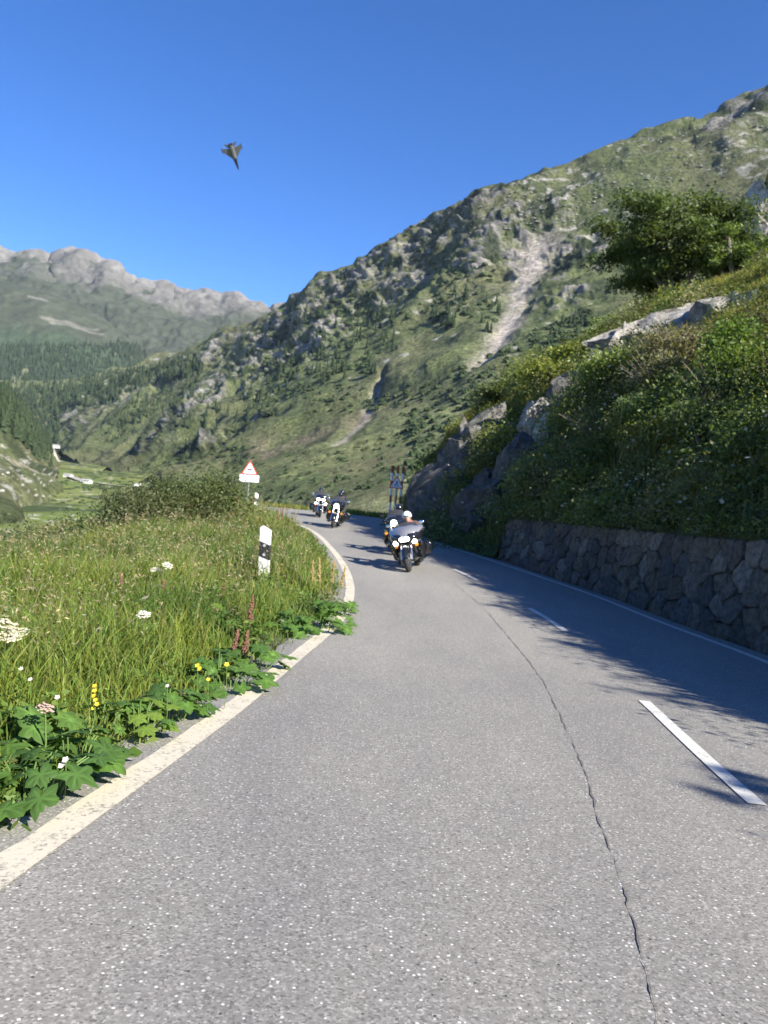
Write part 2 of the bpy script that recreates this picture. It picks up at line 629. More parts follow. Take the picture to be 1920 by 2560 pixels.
tag(obj('ground', mesh_np('ground', V, Fq, np.clip(gcol, 0.01, 1), True), M['soil']), kind='structure')

# ------------------------------------------------------------------ big terrain sheets
def catmull_rows(rows, counts):
    """rows: list of (n,3) world curves; returns a grid with Catmull-Rom between the rows"""
    p = [2 * rows[0] - rows[1]] + rows + [2 * rows[-1] - rows[-2]]
    out = []
    for i in range(1, len(p) - 2):
        a, b_, c, d = p[i - 1], p[i], p[i + 1], p[i + 2]
        for t in np.linspace(0, 1, counts[i - 1], endpoint=False):
            out.append(0.5 * (2 * b_ + (c - a) * t + (2 * a - 5 * b_ + 4 * c - d) * t ** 2 + (3 * b_ - a - 3 * c + d) * t ** 3))
    out.append(p[-2])
    return np.stack(out)


def curve_q(ctrl, xs):
    c = np.array(sorted(ctrl), float)
    y = np.interp(xs, c[:, 0], c[:, 1]); d = np.interp(xs, c[:, 0], c[:, 2])
    return np.stack([P(x, yy, dd) for x, yy, dd in zip(xs, y, d)])


def grid_normals(G):
    du = np.gradient(G, axis=1); dv = np.gradient(G, axis=0)
    n = np.cross(du, dv)
    n /= np.linalg.norm(n, axis=2)[..., None] + 1e-9
    n[n[..., 2] < 0] *= -1
    return n


def grid_faces(h, w):
    i = (np.arange(h - 1)[:, None] * w + np.arange(w - 1)[None])
    return np.stack([i, i + 1, i + w + 1, i + w], -1).reshape(-1, 4)


def blob(Vv, qs, hit, r):
    """mask around surface points seen at photo positions; r in metres"""
    mk = np.zeros(len(Vv))
    for q in qs:
        h = hit(*q[:2])
        if h is None: continue
        rr = q[2] if len(q) > 2 else r
        mk = np.maximum(mk, np.exp(-(np.linalg.norm(Vv - h, axis=1) / (0.85 * rr)) ** 2))
    return mk


def pline(Vv, qs, hit):
    """distance to a line on the surface through photo positions, and the width interpolated along it"""
    pts = [(hit(*q[:2]), q[2]) for q in qs]
    pts = [p for p in pts if p[0] is not None]
    best = np.full(len(Vv), 1e9); wid = np.ones(len(Vv)); pos = np.zeros(len(Vv))
    for k, ((a, wa), (b_, wb)) in enumerate(zip(pts[:-1], pts[1:])):
        d = b_ - a
        t = np.clip(((Vv - a) @ d) / (d @ d), 0, 1)
        dist = np.linalg.norm(Vv - (a + t[:, None] * d), axis=1)
        m_ = dist < best
        best = np.where(m_, dist, best)
        wid = np.where(m_, wa + (wb - wa) * t, wid)
        pos = np.where(m_, k + t, pos)
    return best, wid


def bvh_of(Vv, Fq, w=0, step=1):
    """ray-casting tree; a grid of width w may be thinned"""
    if w:
        G_ = np.asarray(Vv).reshape(-1, w, 3)[::step, ::step]
        Vv = G_.reshape(-1, 3); Fq = grid_faces(*G_.shape[:2])
    return BVHTree.FromPolygons(np.asarray(Vv).tolist(), np.asarray(Fq).tolist())


def hitter(bvh):
    def hit(xq, yq):
        d = Vector(ray(xq, yq)).normalized()
        h = bvh.ray_cast(Vector(CAM), d)
        return None if h[0] is None else np.array(h[0])
    return hit


def lerp3(c, t, m_):
    return c * (1 - m_[:, None]) + np.asarray(t) * m_[:, None]


GRASS_A = np.array([0.112, 0.134, 0.056]); GRASS_B = np.array([0.144, 0.149, 0.076])
DARKG = np.array([0.040, 0.058, 0.026]); ROCKC = np.array([0.26, 0.247, 0.23]); SCREE = np.array([0.43, 0.38, 0.335])

# --- main mountain on the right with the long spur and the wooded ridge behind it
xs = np.concatenate([np.linspace(-60, 640, 220), np.linspace(643, 1500, 290), np.linspace(1506, 2500, 90)])
ridge = [(-60, 838, 3300), (0, 832, 3200), (56, 830, 3100), (131, 822, 3000), (210, 811, 2850), (278, 798, 2700), (326, 775, 2600), (394, 766, 2450), (443, 743, 2350),
         (545, 705, 2120), (600, 684, 2000), (650, 655, 1930), (700, 613, 1880), (760, 588, 1840), (800, 570, 1800), (860, 527, 1760), (905, 507, 1730), (950, 480, 1700), (1000, 441, 1660),
         (1050, 408, 1640), (1080, 399, 1630), (1130, 396, 1620), (1200, 381, 1600), (1290, 350, 1580), (1370, 325, 1560), (1440, 297, 1550), (1500, 290, 1540), (1560, 268, 1530), (1600, 245, 1520), (1659, 213, 1500),
         (1800, 150, 1480), (2100, 60, 1450), (2500, 0, 1450)]
m1 = [(-60, 880, 2900), (131, 880, 2650), (278, 868, 2250), (394, 855, 1950), (545, 810, 1720), (700, 755, 1480), (860, 690, 1330), (1050, 600, 1220), (1200, 560, 1150), (1400, 500, 1080), (1659, 440, 1050), (2500, 300, 1000)]
m2 = [(-60, 930, 2700), (131, 930, 2400), (278, 925, 1900), (394, 925, 1500), (545, 905, 1200), (700, 875, 1030), (860, 840, 900), (1050, 790, 800), (1200, 760, 730), (1400, 730, 680), (1659, 700, 640), (2500, 640, 620)]
m3 = [(-60, 960, 2600), (115, 962, 2300), (230, 985, 1750), (350, 1010, 1250), (545, 1010, 850), (700, 995, 690), (860, 975, 580), (1050, 950, 500), (1200, 935, 450), (1659, 920, 400), (2500, 900, 390)]
m4 = [(-60, 985, 2500), (115, 980, 2200), (230, 1012, 1550), (350, 1048, 980), (545, 1076, 540), (700, 1094, 390), (860, 1112, 310), (1050, 1115, 290), (1200, 1130, 260), (1659, 1160, 240), (2500, 1230, 230)]
rows = [curve_q(c, xs) for c in (ridge, m1, m2, m3, m4)]
back = rows[0] * 1.12; back[:, 2] = rows[0][:, 2] - 120
foot = rows[4].copy(); foot[:, 2] -= 14; foot[:, :2] *= 0.85
G = catmull_rows([back] + rows + [foot], [8, 84, 84, 62, 40, 6])
hgt, wid_ = G.shape[:2]
Vv = G.reshape(-1, 3)
Nn = grid_normals(G).reshape(-1, 3)
Fm = grid_faces(hgt, wid_)
hit0 = hitter(bvh_of(Vv, Fm, wid_, 4))
# where it is craggy
crag = blob(Vv, [(620, 720, 230), (700, 690, 220), (760, 640, 170), (840, 590, 150), (900, 560, 150), (640, 790, 200), (560, 800, 220), (500, 850, 200), (430, 900, 170), (380, 950, 120), (960, 520, 150), (1030, 470, 150),
                 (720, 760, 130), (480, 780, 150), (1100, 520, 150), (1180, 560, 130), (1240, 570, 140), (1230, 640, 90), (1060, 580, 120), (1659, 250, 160), (1560, 290, 110), (1900, 200, 300), (860, 640, 90), (540, 930, 70), (450, 960, 60), (340, 985, 50)], hit0, 150)
crag2 = blob(Vv, [(250, 880, 220), (330, 840, 200), (400, 820, 160), (200, 915, 180), (160, 900, 200)], hit0, 150)
cr = np.clip(np.maximum(crag, 0.75 * crag2), 0, 1)
strat = np.column_stack([Vv[:, 0] * 0.9 + Vv[:, 2] * 0.6, Vv[:, 1] * 0.5, Vv[:, 2] * 1.5 - Vv[:, 0] * 0.7])   # beds that climb to the right
big = ridged(Vv * 0.0035, 4)
crn = ridged(strat * 0.022, 5)
fine = fbm(Vv * 0.03, 5)
edge = smooth(0, 26, np.repeat(np.arange(hgt), wid_) - 4)
dsp = 24 * big * edge + (3 + 11 * cr) * crn * (0.15 + 0.85 * edge) * (0.25 + 0.75 * cr) + 5 * fine * (0.3 + 0.7 * edge) + 5 * cr * ridged(strat * 0.06, 3)
# scree gullies are cut in
g1, w1 = pline(Vv, [(1165, 535, 34), (1150, 575, 26), (1128, 620, 17), (1112, 670, 15), (1098, 715, 16), (1070, 765, 13), (1042, 803, 12)], hit0)
g2, w2 = pline(Vv, [(838, 822, 4), (815, 862, 7), (796, 893, 7), (770, 930, 6), (726, 968, 5)], hit0)
gm1 = np.exp(-(g1 / w1) ** 2); gm2 = np.exp(-(g2 / w2) ** 2)
dsp -= 7 * np.exp(-(g1 / (w1 * 2.2)) ** 2) + 3 * np.exp(-(g2 / (w2 * 2.5)) ** 2)
dsp *= 1 - 0.75 * np.clip(gm1 + gm2, 0, 1)
scale_d = np.clip(np.linalg.norm(Vv[:, :2], axis=1) / 900, 0.25, 1.6)
Vd = Vv + Nn * (dsp * scale_d)[:, None]
G2 = Vd.reshape(hgt, wid_, 3)
N2 = grid_normals(G2).reshape(-1, 3)
steep = np.clip(1 - N2[:, 2], 0, 1)
c = np.tile(GRASS_A, (len(Vd), 1))
c = lerp3(c, GRASS_B, smooth(-0.3, 0.5, fbm(Vd * 0.006 + 3, 4)))
c = c * (1 + 0.45 * smooth(1000, 450, np.linalg.norm(Vd[:, :2], axis=1)))[:, None]
c = lerp3(c, (0.165, 0.14, 0.085), 0.6 * smooth(0.0, 0.45, fbm(Vd * 0.011 + 9, 4)) * smooth(900, 500, np.linalg.norm(Vd[:, :2], axis=1)))
shrubm = smooth(0.05, 0.30, fbm(strat * 0.020 + 40, 5)) * (0.35 + 0.65 * smooth(500, -50, Vd[:, 2]))
c = lerp3(c, DARKG, 0.55 * shrubm)
rk = smooth(0.10, 0.34, crn * 0.35 + 0.45 * fbm(strat * 0.05, 5) + 0.55 * cr - 0.45)
c = lerp3(c, ROCKC * 0.85, rk)
rk2 = smooth(0.14, 0.36, fbm(Vd * 0.045 + 70, 4)) * np.clip(cr * 1.1, 0, 1)
c = lerp3(c, (0.29, 0.27, 0.245), rk2 * 0.7)
c = lerp3(c, DARKG * 0.8, smooth(0.0, 0.25, fbm(Vd * 0.028 + 120, 4)) * np.clip(cr * 1.3 + 0.1, 0, 1) * 0.9)
# strewn boulders on the upper pasture
sp = smooth(0.42, 0.58, vnoise(Vd * 0.085 + 11) * 0.6 + 0.4 * fbm(Vd * 0.012 + 5, 3) + 0.22 * smooth(300, 720, Vd[:, 2]))
c = lerp3(c, (0.42, 0.40, 0.36), sp * 0.8 * (Vd[:, 2] > 120))
# bare scars and scree
for q in ([(815, 640, 14), (870, 628, 20), (930, 612, 14), (985, 590, 8)], [(690, 752, 12), (720, 738, 18), (752, 722, 8)], [(600, 805, 8), (635, 780, 12)], [(520, 880, 6), (545, 865, 14)], [(540, 800, 8), (570, 782, 10)]):
    gd, gw = pline(Vd, q, hit0)
    c = lerp3(c, SCREE * 0.92, 0.9 * np.exp(-(gd / (gw * 1.25)) ** 2 * (1 + 0.6 * fbm(Vd * 0.08, 3))))
brk = 0.75 + 0.5 * fbm(Vd * 0.06, 4)
c = lerp3(c, SCREE, np.clip(gm1 * 1.25 * brk, 0, 1))
c = lerp3(c, SCREE * 0.9, np.clip(gm2 * 1.1 * brk, 0, 1) * 0.85)
c = lerp3(c, (0.24, 0.19, 0.14), 0.7 * blob(Vd, [(650, 960, 40), (700, 940, 45), (600, 985, 35), (800, 900, 40), (560, 985, 35)], hit0, 40) * smooth(-0.3, 0.4, fbm(Vd * 0.05, 4)))
c *= (1 + 0.22 * fbm(Vd * 0.05 + 55, 4))[:, None] * (1 - 0.2 * smooth(250, 450, Vd[:, 2]))[:, None]
tag(obj('mountain', mesh_np('mountain', Vd, Fm, np.clip(c, 0.01, 0.7), True), M['mountain']), kind='structure')
main_bvh = bvh_of(Vd, Fm, wid_, 2)
hit_main = hitter(main_bvh)

# --- far range with the bare crest, and the green spur in front of it
xs = np.linspace(-420, 900, 430)
ridge = [(-420, 500, 5600), (-150, 530, 5400), (0, 548, 5300), (37, 554, 5300), (67, 551, 5300), (84, 550, 5300), (109, 571, 5300), (127, 567, 5300), (131, 558, 5300), (161, 554, 5300), (184, 565, 5250), (210, 573, 5250),
         (240, 586, 5200), (262, 606, 5200), (292, 618, 5200), (322, 625, 5150), (352, 620, 5150), (375, 638, 5150), (412, 642, 5100), (442, 638, 5100), (487, 640, 5050), (525, 653, 5000), (562, 668, 5000), (585, 680, 5000), (607, 674, 5000), (660, 670, 5000), (900, 660, 5000)]
f1 = [(-420, 640, 4900), (0, 640, 4800), (240, 665, 4750), (350, 690, 4700), (560, 710, 4650), (900, 700, 4600)]
f2 = [(-420, 760, 4500), (0, 760, 4400), (240, 760, 4400), (350, 770, 4300), (560, 760, 4300), (900, 760, 4300)]
f3 = [(-420, 880, 4000), (0, 880, 3900), (900, 880, 3800)]
rows = [curve_q(k, xs) for k in (ridge, f1, f2, f3)]
back = rows[0] * 1.08; back[:, 2] = rows[0][:, 2] - 300
G = catmull_rows([back] + rows, [5, 90, 60, 30])
h_, w_ = G.shape[:2]
Vv = G.reshape(-1, 3); Nn = grid_normals(G).reshape(-1, 3)
row = np.repeat(np.arange(h_), w_)
dsp = 130 * ridged(Vv * 0.0011, 5) * smooth(5, 40, row) + 34 * ridged(Vv * 0.0045 + 4, 5) * smooth(3, 20, row) + 10 * fbm(Vv * 0.02, 4)
Vd = Vv + Nn * dsp[:, None]
alt = (row - 5) / 90.0
t = alt + 0.33 * fbm(Vd * 0.0022, 5) + 0.16 * fbm(Vd * 0.011, 4)
c = np.tile(np.array([0.165, 0.157, 0.150]), (len(Vd), 1)) * (1 + 0.25 * fbm(Vd * 0.008, 5))[:, None]
c = lerp3(c, (0.052, 0.060, 0.042), smooth(0.34, 0.56, t))
c = lerp3(c, (0.15, 0.14, 0.135), smooth(0.1, 0.4, ridged(Vd * 0.004 + 8, 4)) * smooth(0.35, 0.5, t) * smooth(1.0, 0.6, t) * 0.7)
c = lerp3(c, (0.85, 0.86, 0.88), smooth(0.55, 0.62, vnoise(Vd * 0.012 + 33)) * smooth(0.10, 0.03, alt + 0.1 * fbm(Vd * 0.01, 3)))
tag(obj('far_mountain', mesh_np('far_mountain', Vd, grid_faces(h_, w_), np.clip(c, 0.01, 0.9), True), M['far']), kind='structure')

xs = np.linspace(-420, 420, 260)
ridge = [(-420, 560, 4500), (-200, 580, 4450), (0, 606, 4350), (70, 622, 4330), (150, 650, 4300), (225, 690, 4250), (285, 735, 4200), (335, 770, 4150), (420, 830, 4100)]
f1 = [(-420, 720, 3900), (0, 735, 3850), (150, 745, 3850), (285, 790, 3900), (420, 850, 3950)]
f2 = [(-420, 880, 3500), (420, 880, 3500)]
rows = [curve_q(k, xs) for k in (ridge, f1, f2)]
back = rows[0] * 1.08; back[:, 2] = rows[0][:, 2] - 160
G = catmull_rows([back] + rows, [6, 60, 60])
h_, w_ = G.shape[:2]
Vv = G.reshape(-1, 3); Nn = grid_normals(G).reshape(-1, 3)
row = np.repeat(np.arange(h_), w_)
dsp = 40 * ridged(Vv * 0.002 + 3, 4) * smooth(6, 30, row) + 14 * fbm(Vv * 0.01, 5)
Vd = Vv + Nn * dsp[:, None]
hit_sp = hitter(bvh_of(Vd, None, w_, 2))
c = np.tile(np.array([0.050, 0.057, 0.038]), (len(Vd), 1)) * (1 + 0.25 * fbm(Vd * 0.006, 4))[:, None]
c = lerp3(c, (0.14, 0.133, 0.12), smooth(0.25, 0.5, fbm(Vd * 0.006 + 20, 4)) * smooth(24, 8, row))
wood = smooth(48, 66, row + 14 * fbm(Vd * 0.004 + 50, 4))
c = lerp3(c, (0.042, 0.062, 0.035), wood)
c = lerp3(c, (0.17, 0.17, 0.10), 0.6 * wood * smooth(0.30, 0.45, fbm(np.column_stack([Vd[:, 0] * 0.012, Vd[:, 1] * 0.003, Vd[:, 2] * 0.003]), 4)))
for q in ([(92, 686, 12), (150, 697, 14), (210, 712, 10)], [(110, 697, 10), (180, 712, 11), (222, 722, 8)], [(140, 650, 14), (190, 668, 10)], [(62, 640, 10), (100, 650, 10)]):
    gd, gw = pline(Vd, q, hit_sp)
    c = lerp3(c, (0.20, 0.19, 0.165), 0.7 * np.exp(-(gd / gw) ** 2))
tag(obj('far_hill', mesh_np('far_hill', Vd, grid_faces(h_, w_), np.clip(c, 0.01, 0.7), True), M['far']), kind='structure')

# --- slope on the left side of the valley
xs = np.linspace(-700, 125, 220)
ridge = [(-700, 380, 700), (-400, 560, 800), (-200, 680, 950), (-60, 780, 1100), (0, 830, 1200), (22, 856, 1250), (49, 893, 1330), (75, 925, 1420), (105, 960, 1550), (125, 990, 1650)]
f1 = [(-700, 700, 420), (-200, 830, 620), (0, 915, 800), (49, 945, 950), (105, 985, 1250), (125, 1000, 1400)]
f2 = [(-700, 1000, 250), (-200, 960, 420), (0, 985, 560), (60, 1000, 800), (105, 1010, 1000), (125, 1015, 1150)]
f3 = [(-700, 1250, 180), (-200, 1060, 280), (0, 1045, 380), (60, 1035, 560), (105, 1030, 750), (125, 1030, 850)]
f4 = [(-700, 1500, 110), (-200, 1150, 190), (0, 1092, 290), (60, 1075, 410), (105, 1055, 560), (125, 1048, 650)]
rows = [curve_q(k, xs) for k in (ridge, f1, f2, f3, f4)]
back = rows[0].copy(); back[:, 0] -= 60; back[:, 1] += 180; back[:, 2] -= 60
footl = rows[4].copy(); footl[:, 2] -= 14; footl[:, :2] *= 0.8
G = catmull_rows([back] + rows + [footl], [5, 60, 45, 30, 20, 8])
h_, w_ = G.shape[:2]
Vv = G.reshape(-1, 3); Nn = grid_normals(G).reshape(-1, 3)
row = np.repeat(np.arange(h_), w_)
Vd = Vv + Nn * (9 * ridged(Vv * 0.01, 4) + 3 * fbm(Vv * 0.04, 4))[:, None]
Fl = grid_faces(h_, w_)
left_bvh = bvh_of(Vd, Fl); hit_left = hitter(left_bvh)
c = lerp3(np.tile(GRASS_A, (len(Vd), 1)), GRASS_B, smooth(-0.3, 0.4, fbm(Vd * 0.012, 4)))
c = lerp3(c, DARKG, smooth(64, 44, row) * 0.9)
c = lerp3(c, DARKG, 0.8 * smooth(0.12, 0.3, fbm(Vd * 0.02 + 9, 4)))
gd, gw = pline(Vd, [(0, 985, 4), (40, 1002, 4), (80, 1018, 3)], hit_left)
c = lerp3(c, (0.36, 0.32, 0.25), 0.8 * np.exp(-(gd / gw) ** 2))
c = lerp3(c, (0.36, 0.33, 0.29), 0.9 * blob(Vd, [(6, 893, 14), (22, 915, 14), (34, 928, 12), (14, 903, 12)], hit_left, 14) * smooth(-0.2, 0.3, fbm(Vd * 0.07, 3)))
c = lerp3(c, (0.45, 0.43, 0.39), 0.8 * smooth(0.46, 0.55, vnoise(Vd * 0.2)) * smooth(80, 110, row))
tag(obj('hillside', mesh_np('hillside', Vd, Fl, np.clip(c, 0.01, 0.6), True), M['mountain']), kind='structure')

# --- valley floor between them
xs = np.linspace(-900, 2000, 420)
ds = np.concatenate([np.linspace(28, 120, 40), np.linspace(126, 600, 120), np.linspace(612, 2700, 90)])
lz = np.interp(ds, [28, 60, 110, 250, 500, 900, 1500, 2700], [-10, -14, -18, -24, -27, -27, -20, 0])
rz = np.interp(ds, [28, 50, 80, 200, 400, 700, 1500, 2700], [-5, -4, -5, -12, -19, -25, -20, 0])
tt = smooth(430, 640, xs)
G = np.zeros((len(ds), len(xs), 3))
for j, x in enumerate(xs):
    rr = ray(x, 1034 + (x - 829) * math.tan(ROLL))
    hz = rr[:2] / rr[1]
    G[:, j, 0] = hz[0] * ds; G[:, j, 1] = ds
    G[:, j, 2] = lz * (1 - tt[j]) + rz * tt[j]
Vv = G.reshape(-1, 3)
far_ = smooth(60, 200, Vv[:, 1])
Vv[:, 2] += far_ * (3.2 * fbm(Vv * 0.012, 5) + 1.0 * fbm(Vv * 0.06, 4))
c = lerp3(np.tile(np.array([0.125, 0.165, 0.045]), (len(Vv), 1)), np.array([0.165, 0.185, 0.06]), smooth(-0.3, 0.4, fbm(Vv * 0.012 + 6, 4)))
c = lerp3(c, DARKG, 0.85 * smooth(0.10, 0.26, fbm(Vv * np.array([0.012, 0.02, 0.01]) + 31, 5)) * smooth(120, 300, Vv[:, 1]))
c = lerp3(c, (0.44, 0.42, 0.38), 0.75 * smooth(0.62, 0.7, vnoise(Vv * 0.3 + 3)) * smooth(150, 300, Vv[:, 1]))
Fv = grid_faces(len(ds), len(xs))
floor_bvh = bvh_of(Vv, Fv, len(xs), 2); hit_floor = hitter(floor_bvh)
gd, gw = pline(Vv, [(570, 1066, 1.6), (640, 1074, 1.8), (720, 1083, 1.8), (830, 1092, 2.0)], hit_floor)
c = lerp3(c, DARKG * 0.7, 0.9 * np.exp(-(gd / (gw * 2.5)) ** 2))
Vv[:, 2] -= 2.0 * np.exp(-(gd / (gw * 2.0)) ** 2)
tag(obj('valley_floor', mesh_np('valley_floor', Vv, Fv, np.clip(c, 0.01, 0.6), True), M['valley']), kind='structure')
# ==BANK==
# ------------------------------------------------------------------ roadside bank on the right
WALL_END = 24.3
YS = np.concatenate([np.arange(-14, 10, 0.5), np.arange(10, 39.6, 0.22)])
rbx = np.interp(YS, RS[:, 1][RS[:, 1] < 44.01], RS[:, 0][RS[:, 1] < 44.01])        # right marking
def wall_base(y):
    return np.interp(y, RS[:, 1][RS[:, 1] < 44.01], RS[:, 0][RS[:, 1] < 44.01]) + 0.40
def wall_h(y):
    return np.interp(y, [-20, 10.7, 18, 24.5], [1.85, 1.75, 1.55, 1.32])
wt = smooth(WALL_END + 0.6, WALL_END - 0.2, YS)                                    # 1 where the wall stands
B0 = np.column_stack([wall_base(YS) + 0.36 * wt - 0.05, YS, zr(YS) - 0.25 + (wall_h(YS) - 0.02 + 0.25) * wt])
rq = [(20, 1659, 592, 38), (22, 1580, 620, 40), (24, 1500, 648, 42), (26, 1440, 668, 43.5), (28, 1380, 694, 44.5), (30.5, 1280, 738, 45.5), (32.5, 1200, 778, 45.5), (34.5, 1140, 832, 44), (35.8, 1090, 864, 43), (36.8, 1040, 890, 42), (37.7, 990, 937, 41), (38.4, 962, 977, 40.2),
      (38.8, 932, 1004, 39.8), (39.1, 908, 1050, 39.6), (39.4, 893, 1102, 39.6), (39.7, 884, 1140, 39.6)]
ct = np.array([[q[0], *P(*q[1:])] for q in rq])
ct = np.vstack([[(-14, 20, -16, 10.5), (-6, 20.5, -4, 11.2), (2, 21, 8, 12.0), (10, 21, 20, 12.8), (15, 20.4, 29, 13.2)], ct])     # crest: foot station, x, y, z
B2 = np.column_stack([np.interp(YS, ct[:, 0], ct[:, k]) for k in (1, 2, 3)])
vec = B2 - B0
lo_ = np.interp(YS, [-14, 20, 30, 36, 39.6], [0.33, 0.36, 0.38, 0.42, 0.45])[:, None]
lz_ = np.interp(YS, [-14, -1, 5, 9, 13, 20, 30, 36, 39.6], [0.22, 0.23, 0.285, 0.33, 0.36, 0.40, 0.43, 0.48, 0.52])
B1 = B0 + vec * lo_ * np.array([0.82, 0.55, 0]); B1[:, 2] += vec[:, 2] * lz_
B1b = B0 + vec * (lo_ + 0.36) * np.array([1.0, 0.9, 0]); B1b[:, 2] += vec[:, 2] * (lz_ + 0.62 * (1 - lz_))
out_ = np.column_stack([np.ones(len(YS)), 0.35 * np.ones(len(YS)), np.zeros(len(YS))])
B3 = B2 + out_ * 4.0 + np.array([0, 0, 0.4])
B4 = B2 + out_ * 14 + np.array([0, 0, -0.6])
B5 = B2 + out_ * 60 + np.array([0, 0, -14])
G = catmull_rows([B0, B1, B1b, B2, B3, B4, B5], [20, 18, 12, 8, 10, 10])
h_, w_ = G.shape[:2]
Vv = G.reshape(-1, 3); Nn = grid_normals(G).reshape(-1, 3)
row = np.repeat(np.arange(h_), w_)
Vd = Vv + Nn * ((0.45 * fbm(Vv * 0.35, 4) + 0.30 * ridged(Vv * 0.6, 3)) * smooth(1, 9, row))[:, None]
Fb = grid_faces(h_, w_)
c = np.tile(np.array([0.06, 0.07, 0.025]), (len(Vd), 1)) * (1 + 0.4 * fbm(Vd * 1.2, 4))[:, None]
c = lerp3(c, (0.16, 0.15, 0.13), smooth(0.15, 0.35, fbm(Vd * 0.4 + 8, 4)) * smooth(4, 16, row) * smooth(54, 48, row))
tag(obj('bank', mesh_np('bank', Vd, Fb, np.clip(c, 0.01, 0.5), True), M['soil']), kind='structure')
bank_bvh = bvh_of(Vd, Fb); hit_bank = hitter(bank_bvh)
BANK_V, BANK_N, BANK_ROW = Vd, grid_normals(Vd.reshape(h_, w_, 3)).reshape(-1, 3), row
BANK_H, BANK_W = h_, w_


def hit_near(xq, yq):
    d = Vector(ray(xq, yq)).normalized()
    h = bank_bvh.ray_cast(Vector(CAM), d)
    return None if h[0] is None else np.array(h[0])


# ------------------------------------------------------------------ dry-stone retaining wall
def clip_poly(poly, a, n):
    out = []
    for i in range(len(poly)):
        p, q = poly[i], poly[(i + 1) % len(poly)]
        dp, dq = (p - a) @ n, (q - a) @ n
        if dp <= 0: out.append(p)
        if (dp <= 0) != (dq <= 0):
            out.append(p + (q - p) * (dp / (dp - dq)))
    return out


WS = np.linspace(WALL_END, -1.5, 240)
wpl = np.column_stack([wall_base(WS), WS])
wlen = np.concatenate([[0], np.cumsum(np.hypot(*np.diff(wpl, axis=0).T))])


def wall_pt(s_, t_, out=0.0):
    """s: metres along the wall from its far end, t: height fraction 0..1 (the wall leans back), out: towards the road"""
    s_ = np.clip(s_, 0, wlen[-1])
    y = np.interp(s_, wlen, wpl[:, 1]); x = np.interp(s_, wlen, wpl[:, 0])
    y2 = np.interp(np.clip(s_ + 0.2, 0, wlen[-1]), wlen, wpl[:, 1]); x2 = np.interp(np.clip(s_ + 0.2, 0, wlen[-1]), wlen, wpl[:, 0])
    tx, ty = x2 - x, y2 - y
    l = np.hypot(tx, ty) + 1e-9
    nx, ny = ty / l, -tx / l           # towards the road (left of travel)
    if np.any(nx > 0): nx, ny = np.where(nx > 0, -nx, nx), np.where(nx > 0, -ny, ny)
    h = wall_h(y)
    return np.array([x - nx * (0.30 * t_) + nx * out, y - ny * 0.30 * t_ + ny * out, zr(y) - 0.06 + (h + 0.06) * t_])


wall = empty('retaining_wall', wall_pt(8.0, 0.0))
tag(wall, 'shaded rubble stone retaining wall along the right edge of the road', 'wall')
wroot = Vector(wall.location)
nS = 120
vv, ff = [], []
for k in range(nS + 1):
    s_ = wlen[-1] * k / nS
    a_, b_ = wall_pt(s_, 0.0, -0.05), wall_pt(s_, 0.985, -0.05)
    d_, e_ = wall_pt(s_, 0.985, -0.45), wall_pt(s_, 0.0, -0.45)
    vv += [a_, b_, d_, e_]
for k in range(nS):
    i0, j0 = 4 * k, 4 * k + 4
    ff += [(i0, j0, j0 + 1, i0 + 1), (i0 + 1, j0 + 1, j0 + 2, i0 + 2)]
ff += [(0, 1, 2, 3)] if False else []
cv = np.array(vv) - np.array(wroot)
vvc = np.tile(np.array([0.09, 0.08, 0.068]), (len(cv), 1))
core = obj('mortar_bed', mesh_np('mortar_bed', cv, np.array(ff), vvc, False), M['stone'], wall)
# cap at the far end
me = mesh_np('end_face', np.array([wall_pt(0, 0, -0.05), wall_pt(0, .985, -0.05), wall_pt(0, .985, -0.45), wall_pt(0, 0, -0.45)]) - np.array(wroot), np.array([[0, 1, 2, 3]]), np.tile([0.14, 0.13, 0.12], (4, 1)))
obj('end_face', me, M['stone'], wall)
